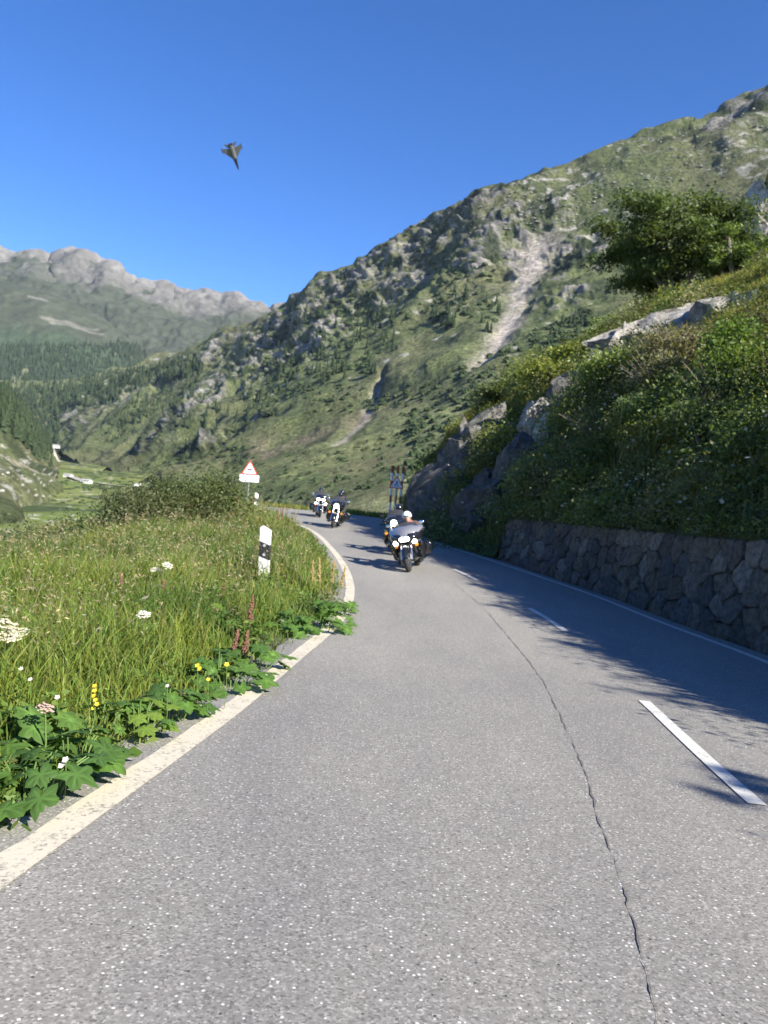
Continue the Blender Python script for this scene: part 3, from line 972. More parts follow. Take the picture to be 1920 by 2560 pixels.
# stones: cells of a jittered grid in wall coordinates, squat courses, each its own piece
rnd = random.Random(5)
seeds = []
s_ = 0.0
while s_ < wlen[-1]:
    big_ = 0.34 if s_ < 6 else (0.42 if s_ < 14 else 0.60)
    step = big_ * rnd.uniform(0.8, 1.25)
    n_rows = rnd.choice([3, 4, 4, 5] if s_ < 13 else [2, 3, 3, 4])
    off = rnd.random()
    for k in range(n_rows):
        tt_ = (k + 0.5 + rnd.uniform(-0.33, 0.33)) / n_rows
        seeds.append((s_ + step * rnd.uniform(0.05, 0.95), tt_ * 1.65))
    s_ += step
seeds = np.array(seeds)
n_stone = 0
for i_, sd in enumerate(seeds):
    poly = [np.array(p) for p in ((max(0, sd[0] - 0.9), 0.0), (min(wlen[-1], sd[0] + 0.9), 0.0), (min(wlen[-1], sd[0] + 0.9), 1.65), (max(0, sd[0] - 0.9), 1.65))]
    d2 = np.sum((seeds - sd) ** 2 * np.array([1, 1.25]), axis=1)
    for j_ in np.argsort(d2)[1:14]:
        n = (seeds[j_] - sd)
        poly = clip_poly(poly, (sd + seeds[j_]) / 2, n)
        if len(poly) < 3: break
    if len(poly) < 3: continue
    poly = np.array(poly)
    cen = poly.mean(0)
    # subdivide the outline once and round the corners
    pts = []
    for k in range(len(poly)):
        p, q = poly[k], poly[(k + 1) % len(poly)]
        pts += [p * 0.82 + q * 0.18, p * 0.5 + q * 0.5, p * 0.18 + q * 0.82]
    pts = np.array(pts)
    rr = np.linalg.norm(pts - cen, axis=1)[:, None] + 1e-6
    pts = cen + (pts - cen) / rr * (rr - 0.003 + 0.006 * rnd.random())
    pts += 0.009 * RNG.standard_normal(pts.shape)
    proud = rnd.uniform(0.0, 0.055)
    tiltx, tilty = rnd.uniform(-0.12, 0.12), rnd.uniform(-0.10, 0.10)
    rings = []
    n = len(pts)
    for sc_, o_ in ((1.0, -0.06), (0.985, 0.012), (0.90, 0.030), (0.45, 0.036)):
        q = cen + (pts - cen) * sc_
        ring = []
        for u_, v_ in q:
            oo = (o_ + proud * (o_ > 0) + ((u_ - cen[0]) * tiltx + (v_ - cen[1]) * tilty) * (o_ > 0) + 0.010 * rnd.gauss(0, 1) * (o_ > 0))
            ring.append(wall_pt(u_, min(max(v_ / 1.65, 0.005), 1.03), oo))
        rings.append(ring)
    vs = np.array(sum(rings, [])) 
    cpt = wall_pt(cen[0], cen[1] / 1.65, 0.036 + proud)
    vs = np.vstack([vs, cpt[None]])
    fs = []
    for r_ in range(3):
        for k in range(n):
            k2 = (k + 1) % n
            fs.append((r_ * n + k, r_ * n + k2, (r_ + 1) * n + k2, (r_ + 1) * n + k))
    me = bpy.data.meshes.new('stone')
    tri = [(3 * n + k, 3 * n + (k + 1) % n, 4 * n) for k in range(n)]
    me.from_pydata([tuple(v - np.array(wroot)) for v in vs], [], fs + tri)
    tone = rnd.choice([(0.10, 0.09, 0.078), (0.12, 0.105, 0.088), (0.09, 0.085, 0.08), (0.135, 0.115, 0.09), (0.115, 0.095, 0.072), (0.17, 0.15, 0.125), (0.095, 0.085, 0.072)])
    f_ = rnd.uniform(0.8, 1.2)
    at = me.attributes.new('Col', 'FLOAT_COLOR', 'POINT')
    cc = np.tile([tone[0] * f_, tone[1] * f_, tone[2] * f_, 1.0], (len(vs), 1)).astype(np.float32)
    at.data.foreach_set('color', cc.ravel())
    me.polygons.foreach_set('use_smooth', np.ones(len(me.polygons), bool))
    obj('stone', me, M['stone'], wall)
    n_stone += 1
print('stones', n_stone)

# ------------------------------------------------------------------ foliage builders
def leaf_quads(C, size, col, up=0.35, aspect=0.55, droop=0.0, rng=RNG):
    """one rhombic leaf per centre: returns verts, faces, colours"""
    n = len(C)
    size = np.broadcast_to(size, (n,)).astype(float)
    a = rng.standard_normal((n, 3)); a[:, 2] = a[:, 2] * 0.7 - droop
    a /= np.linalg.norm(a, axis=1)[:, None]
    b_ = rng.standard_normal((n, 3)); b_[:, 2] *= (1 - up)
    b_ = b_ - (b_ * a).sum(1)[:, None] * a
    b_ /= np.linalg.norm(b_, axis=1)[:, None] + 1e-9
    s = size[:, None]
    V = np.stack([C - a * s * 0.5, C + b_ * s * aspect * 0.5, C + a * s * 0.5, C - b_ * s * aspect * 0.5], 1).reshape(-1, 3)
    Fq = np.arange(4 * n).reshape(-1, 4)
    return V, Fq, np.repeat(col, 4, axis=0)


def jitter_col(base, n, var=0.25, rng=RNG, yellow=0.25):
    k = 1 + var * rng.standard_normal(n)
    c = np.clip(np.outer(k, base), 0.004, 0.9)
    yv = np.clip(rng.standard_normal(n) * yellow, -0.5, 0.8)
    c[:, 0] *= 1 + 0.6 * yv
    return np.clip(c, 0.004, 0.9)


def dome_points(n, r, rz, rng=RNG, shell=0.55):
    d = rng.standard_normal((n, 3)); d[:, 2] = np.abs(d[:, 2]) * 1.1 - 0.12
    d /= np.linalg.norm(d, axis=1)[:, None]
    k = shell + (1 - shell) * rng.random(n) ** 0.6
    lump = 1 + 0.28 * vnoise(d * 2.6 + rng.random(3) * 50)
    return d * (k * lump)[:, None] * np.array([r, r, rz])


def blades(C, h, w, col, lean=0.35, rng=RNG, tipcol=None):
    """bent grass blades: 5 vertices, a quad and a tip as two quads (tip degenerate free)"""
    n = len(C)
    th = rng.random(n) * 2 * np.pi
    side = np.stack([np.cos(th), np.sin(th), np.zeros(n)], 1)
    ld = rng.random(n) * 2 * np.pi
    le = (lean * (0.3 + rng.random(n)))[:, None]
    lv = np.stack([np.cos(ld), np.sin(ld), np.zeros(n)], 1) * le
    h_ = np.broadcast_to(h, (n,))[:, None]; w_ = np.broadcast_to(w, (n,))[:, None]
    up = np.array([0, 0, 1.0])
    b1, b2 = C - side * w_ * 0.5, C + side * w_ * 0.5
    m0 = C + up * h_ * 0.55 + lv * h_ * 0.30
    m1_, m2_ = m0 - side * w_ * 0.42, m0 + side * w_ * 0.42
    tp = C + up * h_ * (1 - 0.25 * le) + lv * h_ * 1.0
    V = np.stack([b1, b2, m2_, m1_, tp], 1).reshape(-1, 3)
    k = np.arange(n)[:, None] * 5
    T = np.vstack([k + [0, 1, 2], k + [0, 2, 3], k + [3, 2, 4]])
    cc = np.repeat(col[:, None, :], 5, axis=1)
    cc[:, :2] *= 0.75
    if tipcol is not None: cc[:, 4] = tipcol
    return V, T, cc.reshape(-1, 3)


def join_np(parts):
    Vs, Fs, Cs, o = [], [], [], 0
    for V, F_, C in parts:
        Vs.append(V); Fs.append(F_ + o); Cs.append(C); o += len(V)
    return np.vstack(Vs), np.vstack(Fs), np.vstack(Cs)


def bank_surf(n, ymin, ymax, r0, r1, rng=RNG):
    """random points on the bank between two rows"""
    cols_ = np.nonzero((YS >= ymin) & (YS <= ymax))[0]
    # area-even along y
    yv = ymin + (ymax - ymin) * rng.random(n)
    j = np.clip(np.searchsorted(YS, yv), 0, BANK_W - 1)
    i = r0 + (r1 - r0) * rng.random(n)
    i0 = np.floor(i).astype(int); f = (i - i0)[:, None]
    G_ = BANK_V.reshape(BANK_H, BANK_W, 3)
    p = G_[i0, j] * (1 - f) + G_[np.minimum(i0 + 1, BANK_H - 1), j] * f
    p = p + np.column_stack([np.zeros(n), 0.2 * (rng.random(n) - 0.5), np.zeros(n)])
    return p, i


GREENS = [np.array(v) for v in ((0.088, 0.120, 0.030), (0.115, 0.140, 0.036), (0.068, 0.094, 0.032), (0.140, 0.150, 0.044), (0.125, 0.118, 0.060), (0.098, 0.115, 0.050))]
ROCKS = [  # rocks on the nose get darker colours, with the shade painted in
    (1455, 722, (1.7, 1.0, 0.70), (0.1, -0.35, 0.3), 'largest pale rock jutting from the crest under the tree', (0.33, 0.31, 0.285)),
    (1392, 752, (0.7, 0.6, 0.70), (0, 0.1, 0.8), 'grey upright rock just left of the largest pale rock', (0.22, 0.21, 0.20)),
    (1535, 692, (1.25, 0.6, 0.55), (0.2, -0.3, 1.2), 'cleft grey rock right of the largest pale rock', (0.26, 0.245, 0.22)),
    (1605, 672, (0.75, 0.5, 0.55), (0.2, -0.3, 2.0), 'rock at the crest nearest the right frame edge', (0.25, 0.235, 0.21)),
    (1320, 775, (0.5, 0.45, 0.40), (0, 0.2, 0.5), 'small whitish rock on the grassy crest', (0.40, 0.38, 0.345)),
    (1290, 796, (0.36, 0.36, 0.30), (0, 0.2, 1.5), 'smaller whitish stone beside the whitish crest rock', (0.40, 0.38, 0.345)),
    (1255, 850, (0.85, 0.7, 0.7), (0.1, -0.2, 0.2), 'rock under the dark overhang in the middle of the bank', (0.17, 0.16, 0.15)),
    (1180, 905, (1.0, 0.75, 0.55), (0.3, -0.2, 0.6), 'sunlit grey outcrop below the yellow green bush', (0.28, 0.265, 0.24)),
    (1165, 948, (0.40, 0.40, 0.6), (0.1, 0.1, 1.1), 'pale slab leaning at the foot of the sunlit outcrop', (0.40, 0.38, 0.345)),
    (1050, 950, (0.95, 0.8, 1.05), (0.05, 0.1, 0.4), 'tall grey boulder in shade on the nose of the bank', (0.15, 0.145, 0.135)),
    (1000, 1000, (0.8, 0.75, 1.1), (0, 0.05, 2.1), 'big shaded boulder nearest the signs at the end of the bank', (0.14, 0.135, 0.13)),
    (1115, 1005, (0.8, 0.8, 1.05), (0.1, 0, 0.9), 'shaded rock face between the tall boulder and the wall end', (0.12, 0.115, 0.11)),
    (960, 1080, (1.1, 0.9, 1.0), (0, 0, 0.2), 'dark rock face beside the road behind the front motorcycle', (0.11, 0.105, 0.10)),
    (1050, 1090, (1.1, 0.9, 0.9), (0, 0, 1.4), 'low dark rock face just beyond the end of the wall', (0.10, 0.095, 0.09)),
]
ROCK_AT = [(h_, 1.15 * max(r_[2]) * np.hypot(h_[0], h_[1]) / 20.0) for h_, r_ in ((hit_near(r[0], r[1]), r) for r in ROCKS) if h_ is not None]
# --- undergrowth over the bank: one mass of leafy clumps, herbs and grass
parts = []
cl, ci = bank_surf(1050, -8, 39.3, 1, 46)
cl2, ci2 = bank_surf(330, 9, 36, 0, 20)
keep = (ci < 26) | (RNG.random(len(ci)) < 0.40)
cl3, ci3 = bank_surf(230, 7.5, 24.5, 0, 2.2)
cl3 = cl3 + np.array([-0.12, 0, 0.03])
cl = np.vstack([cl[keep], cl2, cl3])
N3 = len(cl) - len(cl3)
for k, cpos in enumerate(cl):
    dd_ = np.hypot(cpos[0], cpos[1])
    if any(np.linalg.norm(cpos - h_) < r_ for h_, r_ in ROCK_AT): continue
    rr = RNG.uniform(0.3, 1.0) ** 1.3 * (0.75 + 0.026 * dd_)
    rz_ = rr * RNG.uniform(0.5, 0.95)
    d_ = max(8.0, cpos[1])
    if cpos[1] > 36 and cpos[0] < 6: rr *= 0.6
    if k >= N3: rr = RNG.uniform(0.18, 0.42)
    rz_ = rr * RNG.uniform(0.6, 1.1)
    n = int(min(620, (340 if cpos[1] > 8 else 60) * (rr / 0.75) ** 2))
    pts = dome_points(n, rr, rz_) + cpos + np.array([-0.05, 0, 0.02])
    base_ = GREENS[RNG.integers(len(GREENS))] * RNG.uniform(1.0, 1.7)
    V_, F_, C_ = leaf_quads(pts, RNG.uniform(0.07, 0.13) * (0.45 + 0.021 * dd_) * (0.7 + 0.6 * RNG.random(n)), jitter_col(base_, n, 0.2, yellow=0.08))
    parts.append((V_, F_, C_))
V_, F_, C_ = join_np(parts)
tag(obj('undergrowth', mesh_np('undergrowth', V_, F_, C_), M['leaf']), 'tangled leafy undergrowth covering the shaded roadside bank', 'undergrowth', kind='stuff')
# grass along the crest and between the rocks, sunlit yellow green
g0, gi = bank_surf(95000, 8, 39.4, 20, 60)
g1_, gi1 = bank_surf(20000, 4, 39.2, 2, 40)
gp = np.vstack([g0, g1_]); gi = np.concatenate([gi, gi1])
okg = np.ones(len(gp), bool)
for h_, r_ in ROCK_AT: okg &= np.linalg.norm(gp - h_, axis=1) > r_ * 0.95
gp, gi = gp[okg], gi[okg]
crest = smooth(22, 34, gi)
colr = jitter_col(np.array([0.225, 0.225, 0.06]), len(gp), 0.22, yellow=0.35) * (0.7 + 0.3 * crest)[:, None]
Vb, Tb, Cb = blades(gp, 0.28 + 0.36 * RNG.random(len(gp)), 0.05, colr, 0.5)
tag(obj('bank_grass', mesh_np('bank_grass', Vb, Tb, Cb), M['grass']), 'yellow green grass along the crest of the bank', 'grass', kind='stuff')


fl, fi = bank_surf(520, 8, 36, 0, 16)
fl = fl + np.column_stack([-0.25 - 0.5 * RNG.random(len(fl)), np.zeros(len(fl)), 0.25 + 0.6 * RNG.random(len(fl))])
V_, F_, C_ = leaf_quads(fl, 0.06 + 0.06 * RNG.random(len(fl)), jitter_col(np.array([0.42, 0.42, 0.36]), len(fl), 0.15, yellow=0.1), up=0.7, aspect=0.9)
tag(obj('shade_blossoms', mesh_np('shade_blossoms', V_, F_, C_), M['leaf']), 'small whitish blossoms scattered in the shade above the wall', 'blossoms', kind='stuff')


def shrub(name, label, cat, loc, r, rz_, n, base, seed, group=None, leaf=0.10, twig=False, trans=1.0, nl=9):
    rng = np.random.default_rng(seed)
    root = empty(name, loc, (0, 0, rng.random() * 6))
    tag(root, label, cat, group)
    st = MB()
    cents = []
    for k in range(nl):
        a = rng.random() * 6.28; q = rng.uniform(0.25, 0.95)
        tip = Vector((math.cos(a) * r * 0.7 * q, math.sin(a) * r * 0.7 * q, rz_ * rng.uniform(0.55, 0.95) * (1.15 - 0.5 * q)))
        mid = tip * 0.5 + Vector((rng.normal() * 0.08, rng.normal() * 0.08, 0.05))
        st.tube([(0, 0, -0.25), mid, tip], [0.035, 0.02, 0.008], 5)
        cents.append((np.array(tip), rng.uniform(0.38, 0.62)))
    st.build('stem', M['bark'], root)
    pts, cols = [], []
    for cp, k in cents:
        m_ = n // len(cents)
        d = rng.standard_normal((m_, 3)); d /= np.linalg.norm(d, axis=1)[:, None]
        pp = d * (rng.random(m_) ** 0.45)[:, None] * np.array([r * k, r * k, rz_ * k * 0.85]) * (1 + 0.3 * vnoise(d * 3 + rng.random(3) * 40))[:, None]
        pts.append(pp + cp)
        cols.append(jitter_col(base * rng.uniform(0.8, 1.25), m_, 0.2, rng, 0.08))
    pts = np.vstack(pts); cols = np.vstack(cols)
    pts[:, 2] = np.maximum(pts[:, 2], -0.1)
    Vx, Fx, Cx = leaf_quads(pts, leaf * (0.65 + 0.7 * rng.random(len(pts))), cols, rng=rng)
    obj('foliage', mesh_np('foliage', Vx, Fx, Cx), M['leaf'], root)
    if twig:
        tw = MB()
        for k in range(60):
            a = rng.random() * 6.28; q = rng.uniform(0.4, 1.0)
            e_ = Vector((math.cos(a) * r * q, math.sin(a) * r * q, rz_ * rng.uniform(0.5, 1.15)))
            s0 = e_ * 0.35
            tw.tube([s0, e_ * 0.7 + Vector((0, 0, 0.06)), e_], [0.012, 0.008, 0.004], 3, False)
        tw.build('twig', M['twig'], root)
    return root


M['twig'] = plain('dry_twigs', (0.23, 0.19, 0.155), 0.85, var=0.3)
# distinct shrubs on the bank
for k, (xq, yq, r_, rz_, n, base_, lab, tw) in enumerate([
    (1470, 800, 1.1, 0.85, 2600, (0.125, 0.115, 0.065), 'brownish twiggy shrub in the sun halfway up the bank', True),
    (1560, 900, 1.2, 0.9, 3000, (0.075, 0.105, 0.045), 'grey green willow shrub on the bank above the wall', True),
    (1380, 930, 0.9, 0.7, 2200, (0.07, 0.105, 0.04), 'pale leaved shrub below the brown twiggy shrub', False),
    (1620, 780, 1.0, 0.75, 2400, (0.07, 0.115, 0.022), 'fresh green bush at the right frame edge under the pale rocks', False),
    (1180, 845, 0.8, 0.6, 2000, (0.12, 0.135, 0.03), 'yellow green bush on the nose of the bank', False),
    (1100, 830, 0.75, 0.55, 1800, (0.10, 0.09, 0.075), 'purplish grey heath shrub at the tip of the bank', True),
    (1290, 960, 1.0, 0.7, 2200, (0.07, 0.085, 0.030), 'olive shrub overhanging the dark hollow of the bank', True),
    (1180, 1060, 0.7, 0.55, 1700, (0.065, 0.095, 0.035), 'low leafy shrub on top of the far end of the wall', False),
    (1600, 860, 1.1, 1.0, 2600, (0.085, 0.125, 0.03), 'tall bright green shrub left of the frame edge above the willow', False),
    (1430, 870, 1.0, 0.9, 2400, (0.105, 0.105, 0.055), 'tan twiggy shrub in the middle of the bank', True),
    (1330, 850, 0.9, 0.8, 2200, (0.095, 0.125, 0.035), 'round green shrub left of the tan twiggy shrub', False),
    (1520, 970, 1.1, 0.9, 2400, (0.06, 0.088, 0.032), 'dark green shrub in the shade above the wall', False),
    (1640, 1000, 1.1, 0.9, 2400, (0.058, 0.085, 0.03), 'dark shrub at the right frame edge above the wall', False),
    (1240, 1010, 0.9, 0.7, 2000, (0.065, 0.085, 0.032), 'drooping shrub above the far part of the wall', False),
    (1080, 880, 0.7, 0.6, 1700, (0.085, 0.10, 0.04), 'small dark green shrub on the skyline of the bank', False),
    (1230, 800, 0.6, 0.5, 1600, (0.13, 0.145, 0.035), 'yellowish bush on the crest left of the whitish rock', False),
]):
    h = hit_near(xq, yq)
    if h is None: continue
    q_ = np.hypot(h[0], h[1]) / 17.0
    shrub('bank_shrub', lab, 'shrub', h, r_ * q_, rz_ * q_, n, np.array(base_) * 1.6, 100 + k, leaf=0.085 * q_, twig=tw)

# ------------------------------------------------------------------ rocks
def rock_mesh(name, seed, size, col=(0.30, 0.285, 0.265), sub=4, cuts=18, rough=0.12, blocks=7):
    """an outcrop of a few interlocking angular blocks with clefts between them"""
    rng = np.random.default_rng(seed)
    bm = bmesh.new()
    bmesh.ops.create_icosphere(bm, subdivisions=sub, radius=1.0)
    S = np.array([v.co[:] for v in bm.verts])
    T = np.array([[v.index for v in f.verts] for f in bm.faces])
    bm.free()
    Vs, Fs, o_ = [], [], 0
    for q in range(blocks):
        V_ = S * 1.25
        for k in range(cuts):
            n = rng.standard_normal(3)
            if k % 3 == 0: n[2] *= 0.25
            n /= np.linalg.norm(n)
            d = rng.uniform(0.50, 0.92)
            over = np.maximum(0, V_ @ n - d)
            V_ = V_ - over[:, None] * n
        V_ = V_ * (1 + rough * ridged(V_ * 2.3 + seed + q, 4) + 0.5 * rough * fbm(V_ * 7 + seed, 3))[:, None]
        if q: V_ = V_ * rng.uniform(0.32, 0.66, 3) * np.array([0.8, 0.8, 1.25]) + np.array([rng.uniform(-0.95, 0.95), rng.uniform(-0.7, 0.5), rng.uniform(-0.6, 0.35)])
        Vs.append(V_); Fs.append(T + o_); o_ += len(V_)
    V_ = np.vstack(Vs) * np.array(size); F_ = np.vstack(Fs)
    c = np.tile(np.array(col), (len(V_), 1)) * (1 + 0.35 * fbm(V_ * 2.6 + seed, 5))[:, None]
    c = lerp3(c, np.array((0.10, 0.095, 0.075)), 0.75 * smooth(0.05, 0.35, fbm(V_ * np.array([2.2, 2.2, 0.8]) + seed * 3, 4)))
    me = mesh_np(name, V_, F_, np.clip(c, 0.02, 0.7), True)
    try: me.set_sharp_from_angle(angle=rad(24))
    except Exception: pass
    return me


for k, (xq, yq, sz, rot, lab, col_) in enumerate(ROCKS):
    h = hit_near(xq, yq)
    if h is None: continue
    q_ = np.hypot(h[0], h[1]) / 20.0
    o = obj('rock', rock_mesh('rock', 230 + k, np.array(sz) * np.hypot(h[0], h[1]) / (21.0 if k >= 9 else 17.0), col_), M['rock'], None, Vector(h) + Vector((0.08, 0.05, -0.05)) * q_, rot)
    tag(o, lab, 'rock', 'rocks on the bank')

# outcrop farther up at the right edge of the picture
o = obj('rock_outcrop', rock_mesh('rock_outcrop', 77, (9, 8, 9), (0.40, 0.365, 0.32), 5, 16), M['rock'], None, P(1690, 560, 95), (0.2, -0.3, 0.4))
tag(o, 'large cream coloured cliff at the right frame edge beyond the tree', 'rock')

# ------------------------------------------------------------------ trees on the bank
def broad_tree(name, label, loc, H, spread, lean, seed, n_leaf, group=None, base=(0.070, 0.100, 0.03), ls=1.0):
    rng = np.random.default_rng(seed)
    root = empty(name, loc)
    tag(root, label, 'tree', group)
    tr = MB()
    tips = []
    for s in range(6):
        a = 6.28 * s / 6 + rng.uniform(-0.4, 0.4)
        rr = spread * rng.uniform(0.35, 0.62)
        top = Vector((math.cos(a) * rr + lean[0], math.sin(a) * rr + lean[1], H * rng.uniform(0.55, 0.85)))
        base0 = Vector((math.cos(a) * 0.18, math.sin(a) * 0.18, -0.3))
        p = [base0]
        for k in range(1, 6):
            t = k / 5
            q = base0.lerp(top, t)
            q.z = base0.z + (top.z - base0.z) * (t ** 0.75)
            q += Vector((rng.normal() * 0.09, rng.normal() * 0.09, 0))
            p.append(q)
        tr.tube(p, [ls * (0.085 * (1 - 0.75 * k / 5) + 0.008) for k in range(6)], 6)
        for b_ in range(8):
            k = rng.integers(2, 6)
            s0 = p[k]
            d = Vector((rng.normal(), rng.normal(), rng.uniform(-0.45, 0.6))).normalized()
            d = (d + Vector((math.cos(a), math.sin(a), 0)) * 0.5 + Vector((lean[0], lean[1], 0)) * 0.12).normalized()
            ln = spread * rng.uniform(0.22, 0.50)
            m_ = s0 + d * ln * 0.55 + Vector((0, 0, 0.10))
            e_ = s0 + d * ln - Vector((0, 0, 0.06))
            tr.tube([s0, m_, e_], [0.026, 0.016, 0.006], 4)
            tips += [(np.array(e_), 1.0), (np.array(m_), 0.8)]
        tips.append((np.array(top), 1.0))
    tr.build('trunk', M['bark'], root)
    parts_p, parts_c = [], []
    per = n_leaf // len(tips)
    for cp, k in tips:
        r_ = spread * rng.uniform(0.15, 0.24) * k
        d = rng.standard_normal((per, 3)); d /= np.linalg.norm(d, axis=1)[:, None]
        pp = d * (rng.random(per) ** 0.5)[:, None] * np.array([r_ * 1.15, r_ * 1.15, r_ * 0.72])
        parts_p.append(pp + cp)
        parts_c.append(jitter_col(np.array(base) * rng.uniform(0.75, 1.3), per, 0.2, rng, 0.08))
    pp = np.vstack(parts_p); cc = np.vstack(parts_c)
    Vx, Fx, Cx = leaf_quads(pp, 0.125 * ls * (0.6 + 0.8 * rng.random(len(pp))), cc, rng=rng, aspect=0.42, droop=0.25)
    obj('crown', mesh_np('crown', Vx, Fx, Cx), M['leaf'], root)
    return root


broad_tree('deciduous_tree', 'spreading dark green tree leaning left on the crest of the bank', Vector(P(1462, 655, 44.5)) - Vector((0, 0, 0.3)), 6.1, 5.4, (-0.6, 0.1), 3, 42000, base=(0.082, 0.112, 0.036), ls=1.8)
broad_tree('deciduous_tree', 'smaller light green tree on the crest right of the spreading tree', Vector(P(1585, 618, 41.5)) - Vector((0, 0, .3)), 3.6, 2.5, (0.0, 0.0), 9, 9000, base=(0.125, 0.17, 0.05), ls=1.7)
# small trees along the bank beside the camera, known by the feathery shadows they throw on the road
for k, (x, y, hh, spd, nl_, lab) in enumerate([(12.2, -3.5, 1.9, 0.6, 1500, 'small tree beside the road throwing the nearest thin branch shadow'), (11.2, 1.2, 1.4, 1.1, 1300, 'small tree throwing the feathery shadow right of the near lane mark'),
                                               (11.0, 4.2, 1.3, 1.1, 1300, 'small tree throwing the feathery shadow between two lane marks'), (10.8, 7.6, 1.2, 1.1, 1300, 'small tree throwing the feathery shadow at the second lane mark'), (10.4, 11.0, 1.1, 1.0, 1200, 'small tree throwing the feathery shadow near the front motorcycle')]):
    zz = bank_bvh.ray_cast(Vector((x, y, 40)), Vector((0, 0, -1)))[0].z
    broad_tree('deciduous_tree', lab, Vector((x, y, zz)), hh, spd, (-0.2, 0.1), 20 + k, nl_)
# ==VERGE==
# ------------------------------------------------------------------ verge on the left
ground_bvh = bvh_of(V_GROUND, F_GROUND)
hit_ground = hitter(ground_bvh)


def gz(x, y):
    h = ground_bvh.ray_cast(Vector((float(x), float(y), 50)), Vector((0, 0, -1)))
    return h[0].z if h[0] is not None else 0.0


def verge_points(n, d0, d1, e0, e1, rng=RNG, power=1.0):
    u = rng.random(n)
    y = d0 * (d1 / d0) ** u if power == 1.0 else d0 + (d1 - d0) * u
    e = e0 + (e1 - e0) * rng.random(n) ** 0.8
    m_ = LC[:, 1] < 33.2
    xl = np.interp(y, LC[:, 1][m_], LC[:, 0][m_])
    xl = np.where(y > 33, np.interp(y, [33, 36.5, 38.8, 40], [-3.5, -5.2, -8, -13]), xl)
    x = xl - e
    z = ground_z(x, y)
    el = seg_dist(np.column_stack([x, y]), LC)
    k = el > e0 * 0.9
    return np.column_stack([x, y, z])[k], el[k]


POST = P(570, 1250, 14.2)
parts = []
pts, el = verge_points(215000, 1.7, 40, 0.30, 11.5)
dist = np.hypot(pts[:, 0], pts[:, 1])
n1 = fbm(np.column_stack([pts[:, :2] * 0.9, np.zeros(len(pts))]), 3)
n2 = fbm(np.column_stack([pts[:, :2] * 0.45 + 9, np.zeros(len(pts))]), 3)
hgt_ = (0.10 + 0.40 * smooth(0.3, 1.5, el)) * (1 + 0.45 * n1) * (0.55 + 0.6 * RNG.random(len(pts))) * (1 + 0.35 * smooth(8, 14, dist))
colr = jitter_col(np.array([0.165, 0.220, 0.042]), len(pts), 0.20, yellow=0.25)
colr = lerp3(colr, colr * np.array([0.52, 0.68, 0.72]), smooth(-0.12, 0.30, n2))
n4 = fbm(np.column_stack([pts[:, :2] * 2.1 + 40, np.zeros(len(pts))]), 3)
colr = lerp3(colr, colr * np.array([1.12, 1.06, 0.9]), smooth(0.0, 0.4, n4))
dry = smooth(9, 17, dist) * (RNG.random(len(pts)) < 0.26)
colr = lerp3(colr, np.array([0.27, 0.235, 0.115]), dry * (0.5 + 0.5 * RNG.random(len(pts))))
wid = 0.0052 + 0.0009 * dist
hgt_ *= 1 - 0.72 * np.exp(-(np.hypot(pts[:, 0] - POST[0], (pts[:, 1] - POST[1] + 1.2) * 0.55) / 0.75) ** 2)
Vb, Tb, Cb = blades(pts, hgt_, wid, colr, 0.55)
tag(obj('grass', mesh_np('grass', Vb, Tb, Cb), M['grass']), 'tall green meadow grass filling the verge left of the road', 'grass', kind='stuff')
# seed heads on thin stalks
pts, el = verge_points(7000, 5.0, 40, 0.9, 11.5)
dist = np.hypot(pts[:, 0], pts[:, 1])
hh = (0.45 + 0.35 * RNG.random(len(pts))) * (1 + 0.25 * smooth(8, 14, dist))
colr = jitter_col(np.array([0.24, 0.19, 0.10]), len(pts), 0.2)
V1, T1, C1 = blades(pts, hh, 0.004 + 0.0006 * dist, colr * np.array([0.8, 0.95, 0.7]), 0.25)
top = V1.reshape(-1, 5, 3)[:, 4]
par = [(V1, T1, C1)]
for k in range(4):
    V2, F2, C2 = leaf_quads(top + RNG.normal(0, 0.02, top.shape) - np.array([0, 0, 0.03 * k]), 0.035 + 0.0022 * dist, jitter_col(np.array([0.33, 0.285, 0.175]), len(top), 0.25), aspect=0.22)
    par.append((V2, np.vstack([F2[:, [0, 1, 2]], F2[:, [0, 2, 3]]]), C2))
V_, F_, C_ = join_np(par)
tag(obj('seed_heads', mesh_np('seed_heads', V_, F_, C_), M['grass']), 'brownish grass seed heads swaying over the verge', 'grass', kind='stuff')
# low herbs and leaves between the blades
pts, el = verge_points(46000, 1.7, 34, 0.26, 10)
dist = np.hypot(pts[:, 0], pts[:, 1])
n3 = fbm(np.column_stack([pts[:, :2] * 1.3 + 20, np.zeros(len(pts))]), 3)
k = n3 > -0.12
pts, el, dist = pts[k], el[k], dist[k]
pts[:, 2] += RNG.random(len(pts)) * (0.06 + 0.26 * smooth(0.4, 1.8, el))
V_, F_, C_ = leaf_quads(pts, (0.05 + 0.06 * RNG.random(len(pts)) + 0.045 * (RNG.random(len(pts)) < 0.25)) * (1 + 0.03 * dist), jitter_col(np.array([0.115, 0.180, 0.038]), len(pts), 0.25), up=0.5, aspect=0.6)
tag(obj('herbs', mesh_np('herbs', V_, F_, C_), M['leaf']), 'low leafy herbs between the grass of the verge', 'ground cover', kind='stuff')
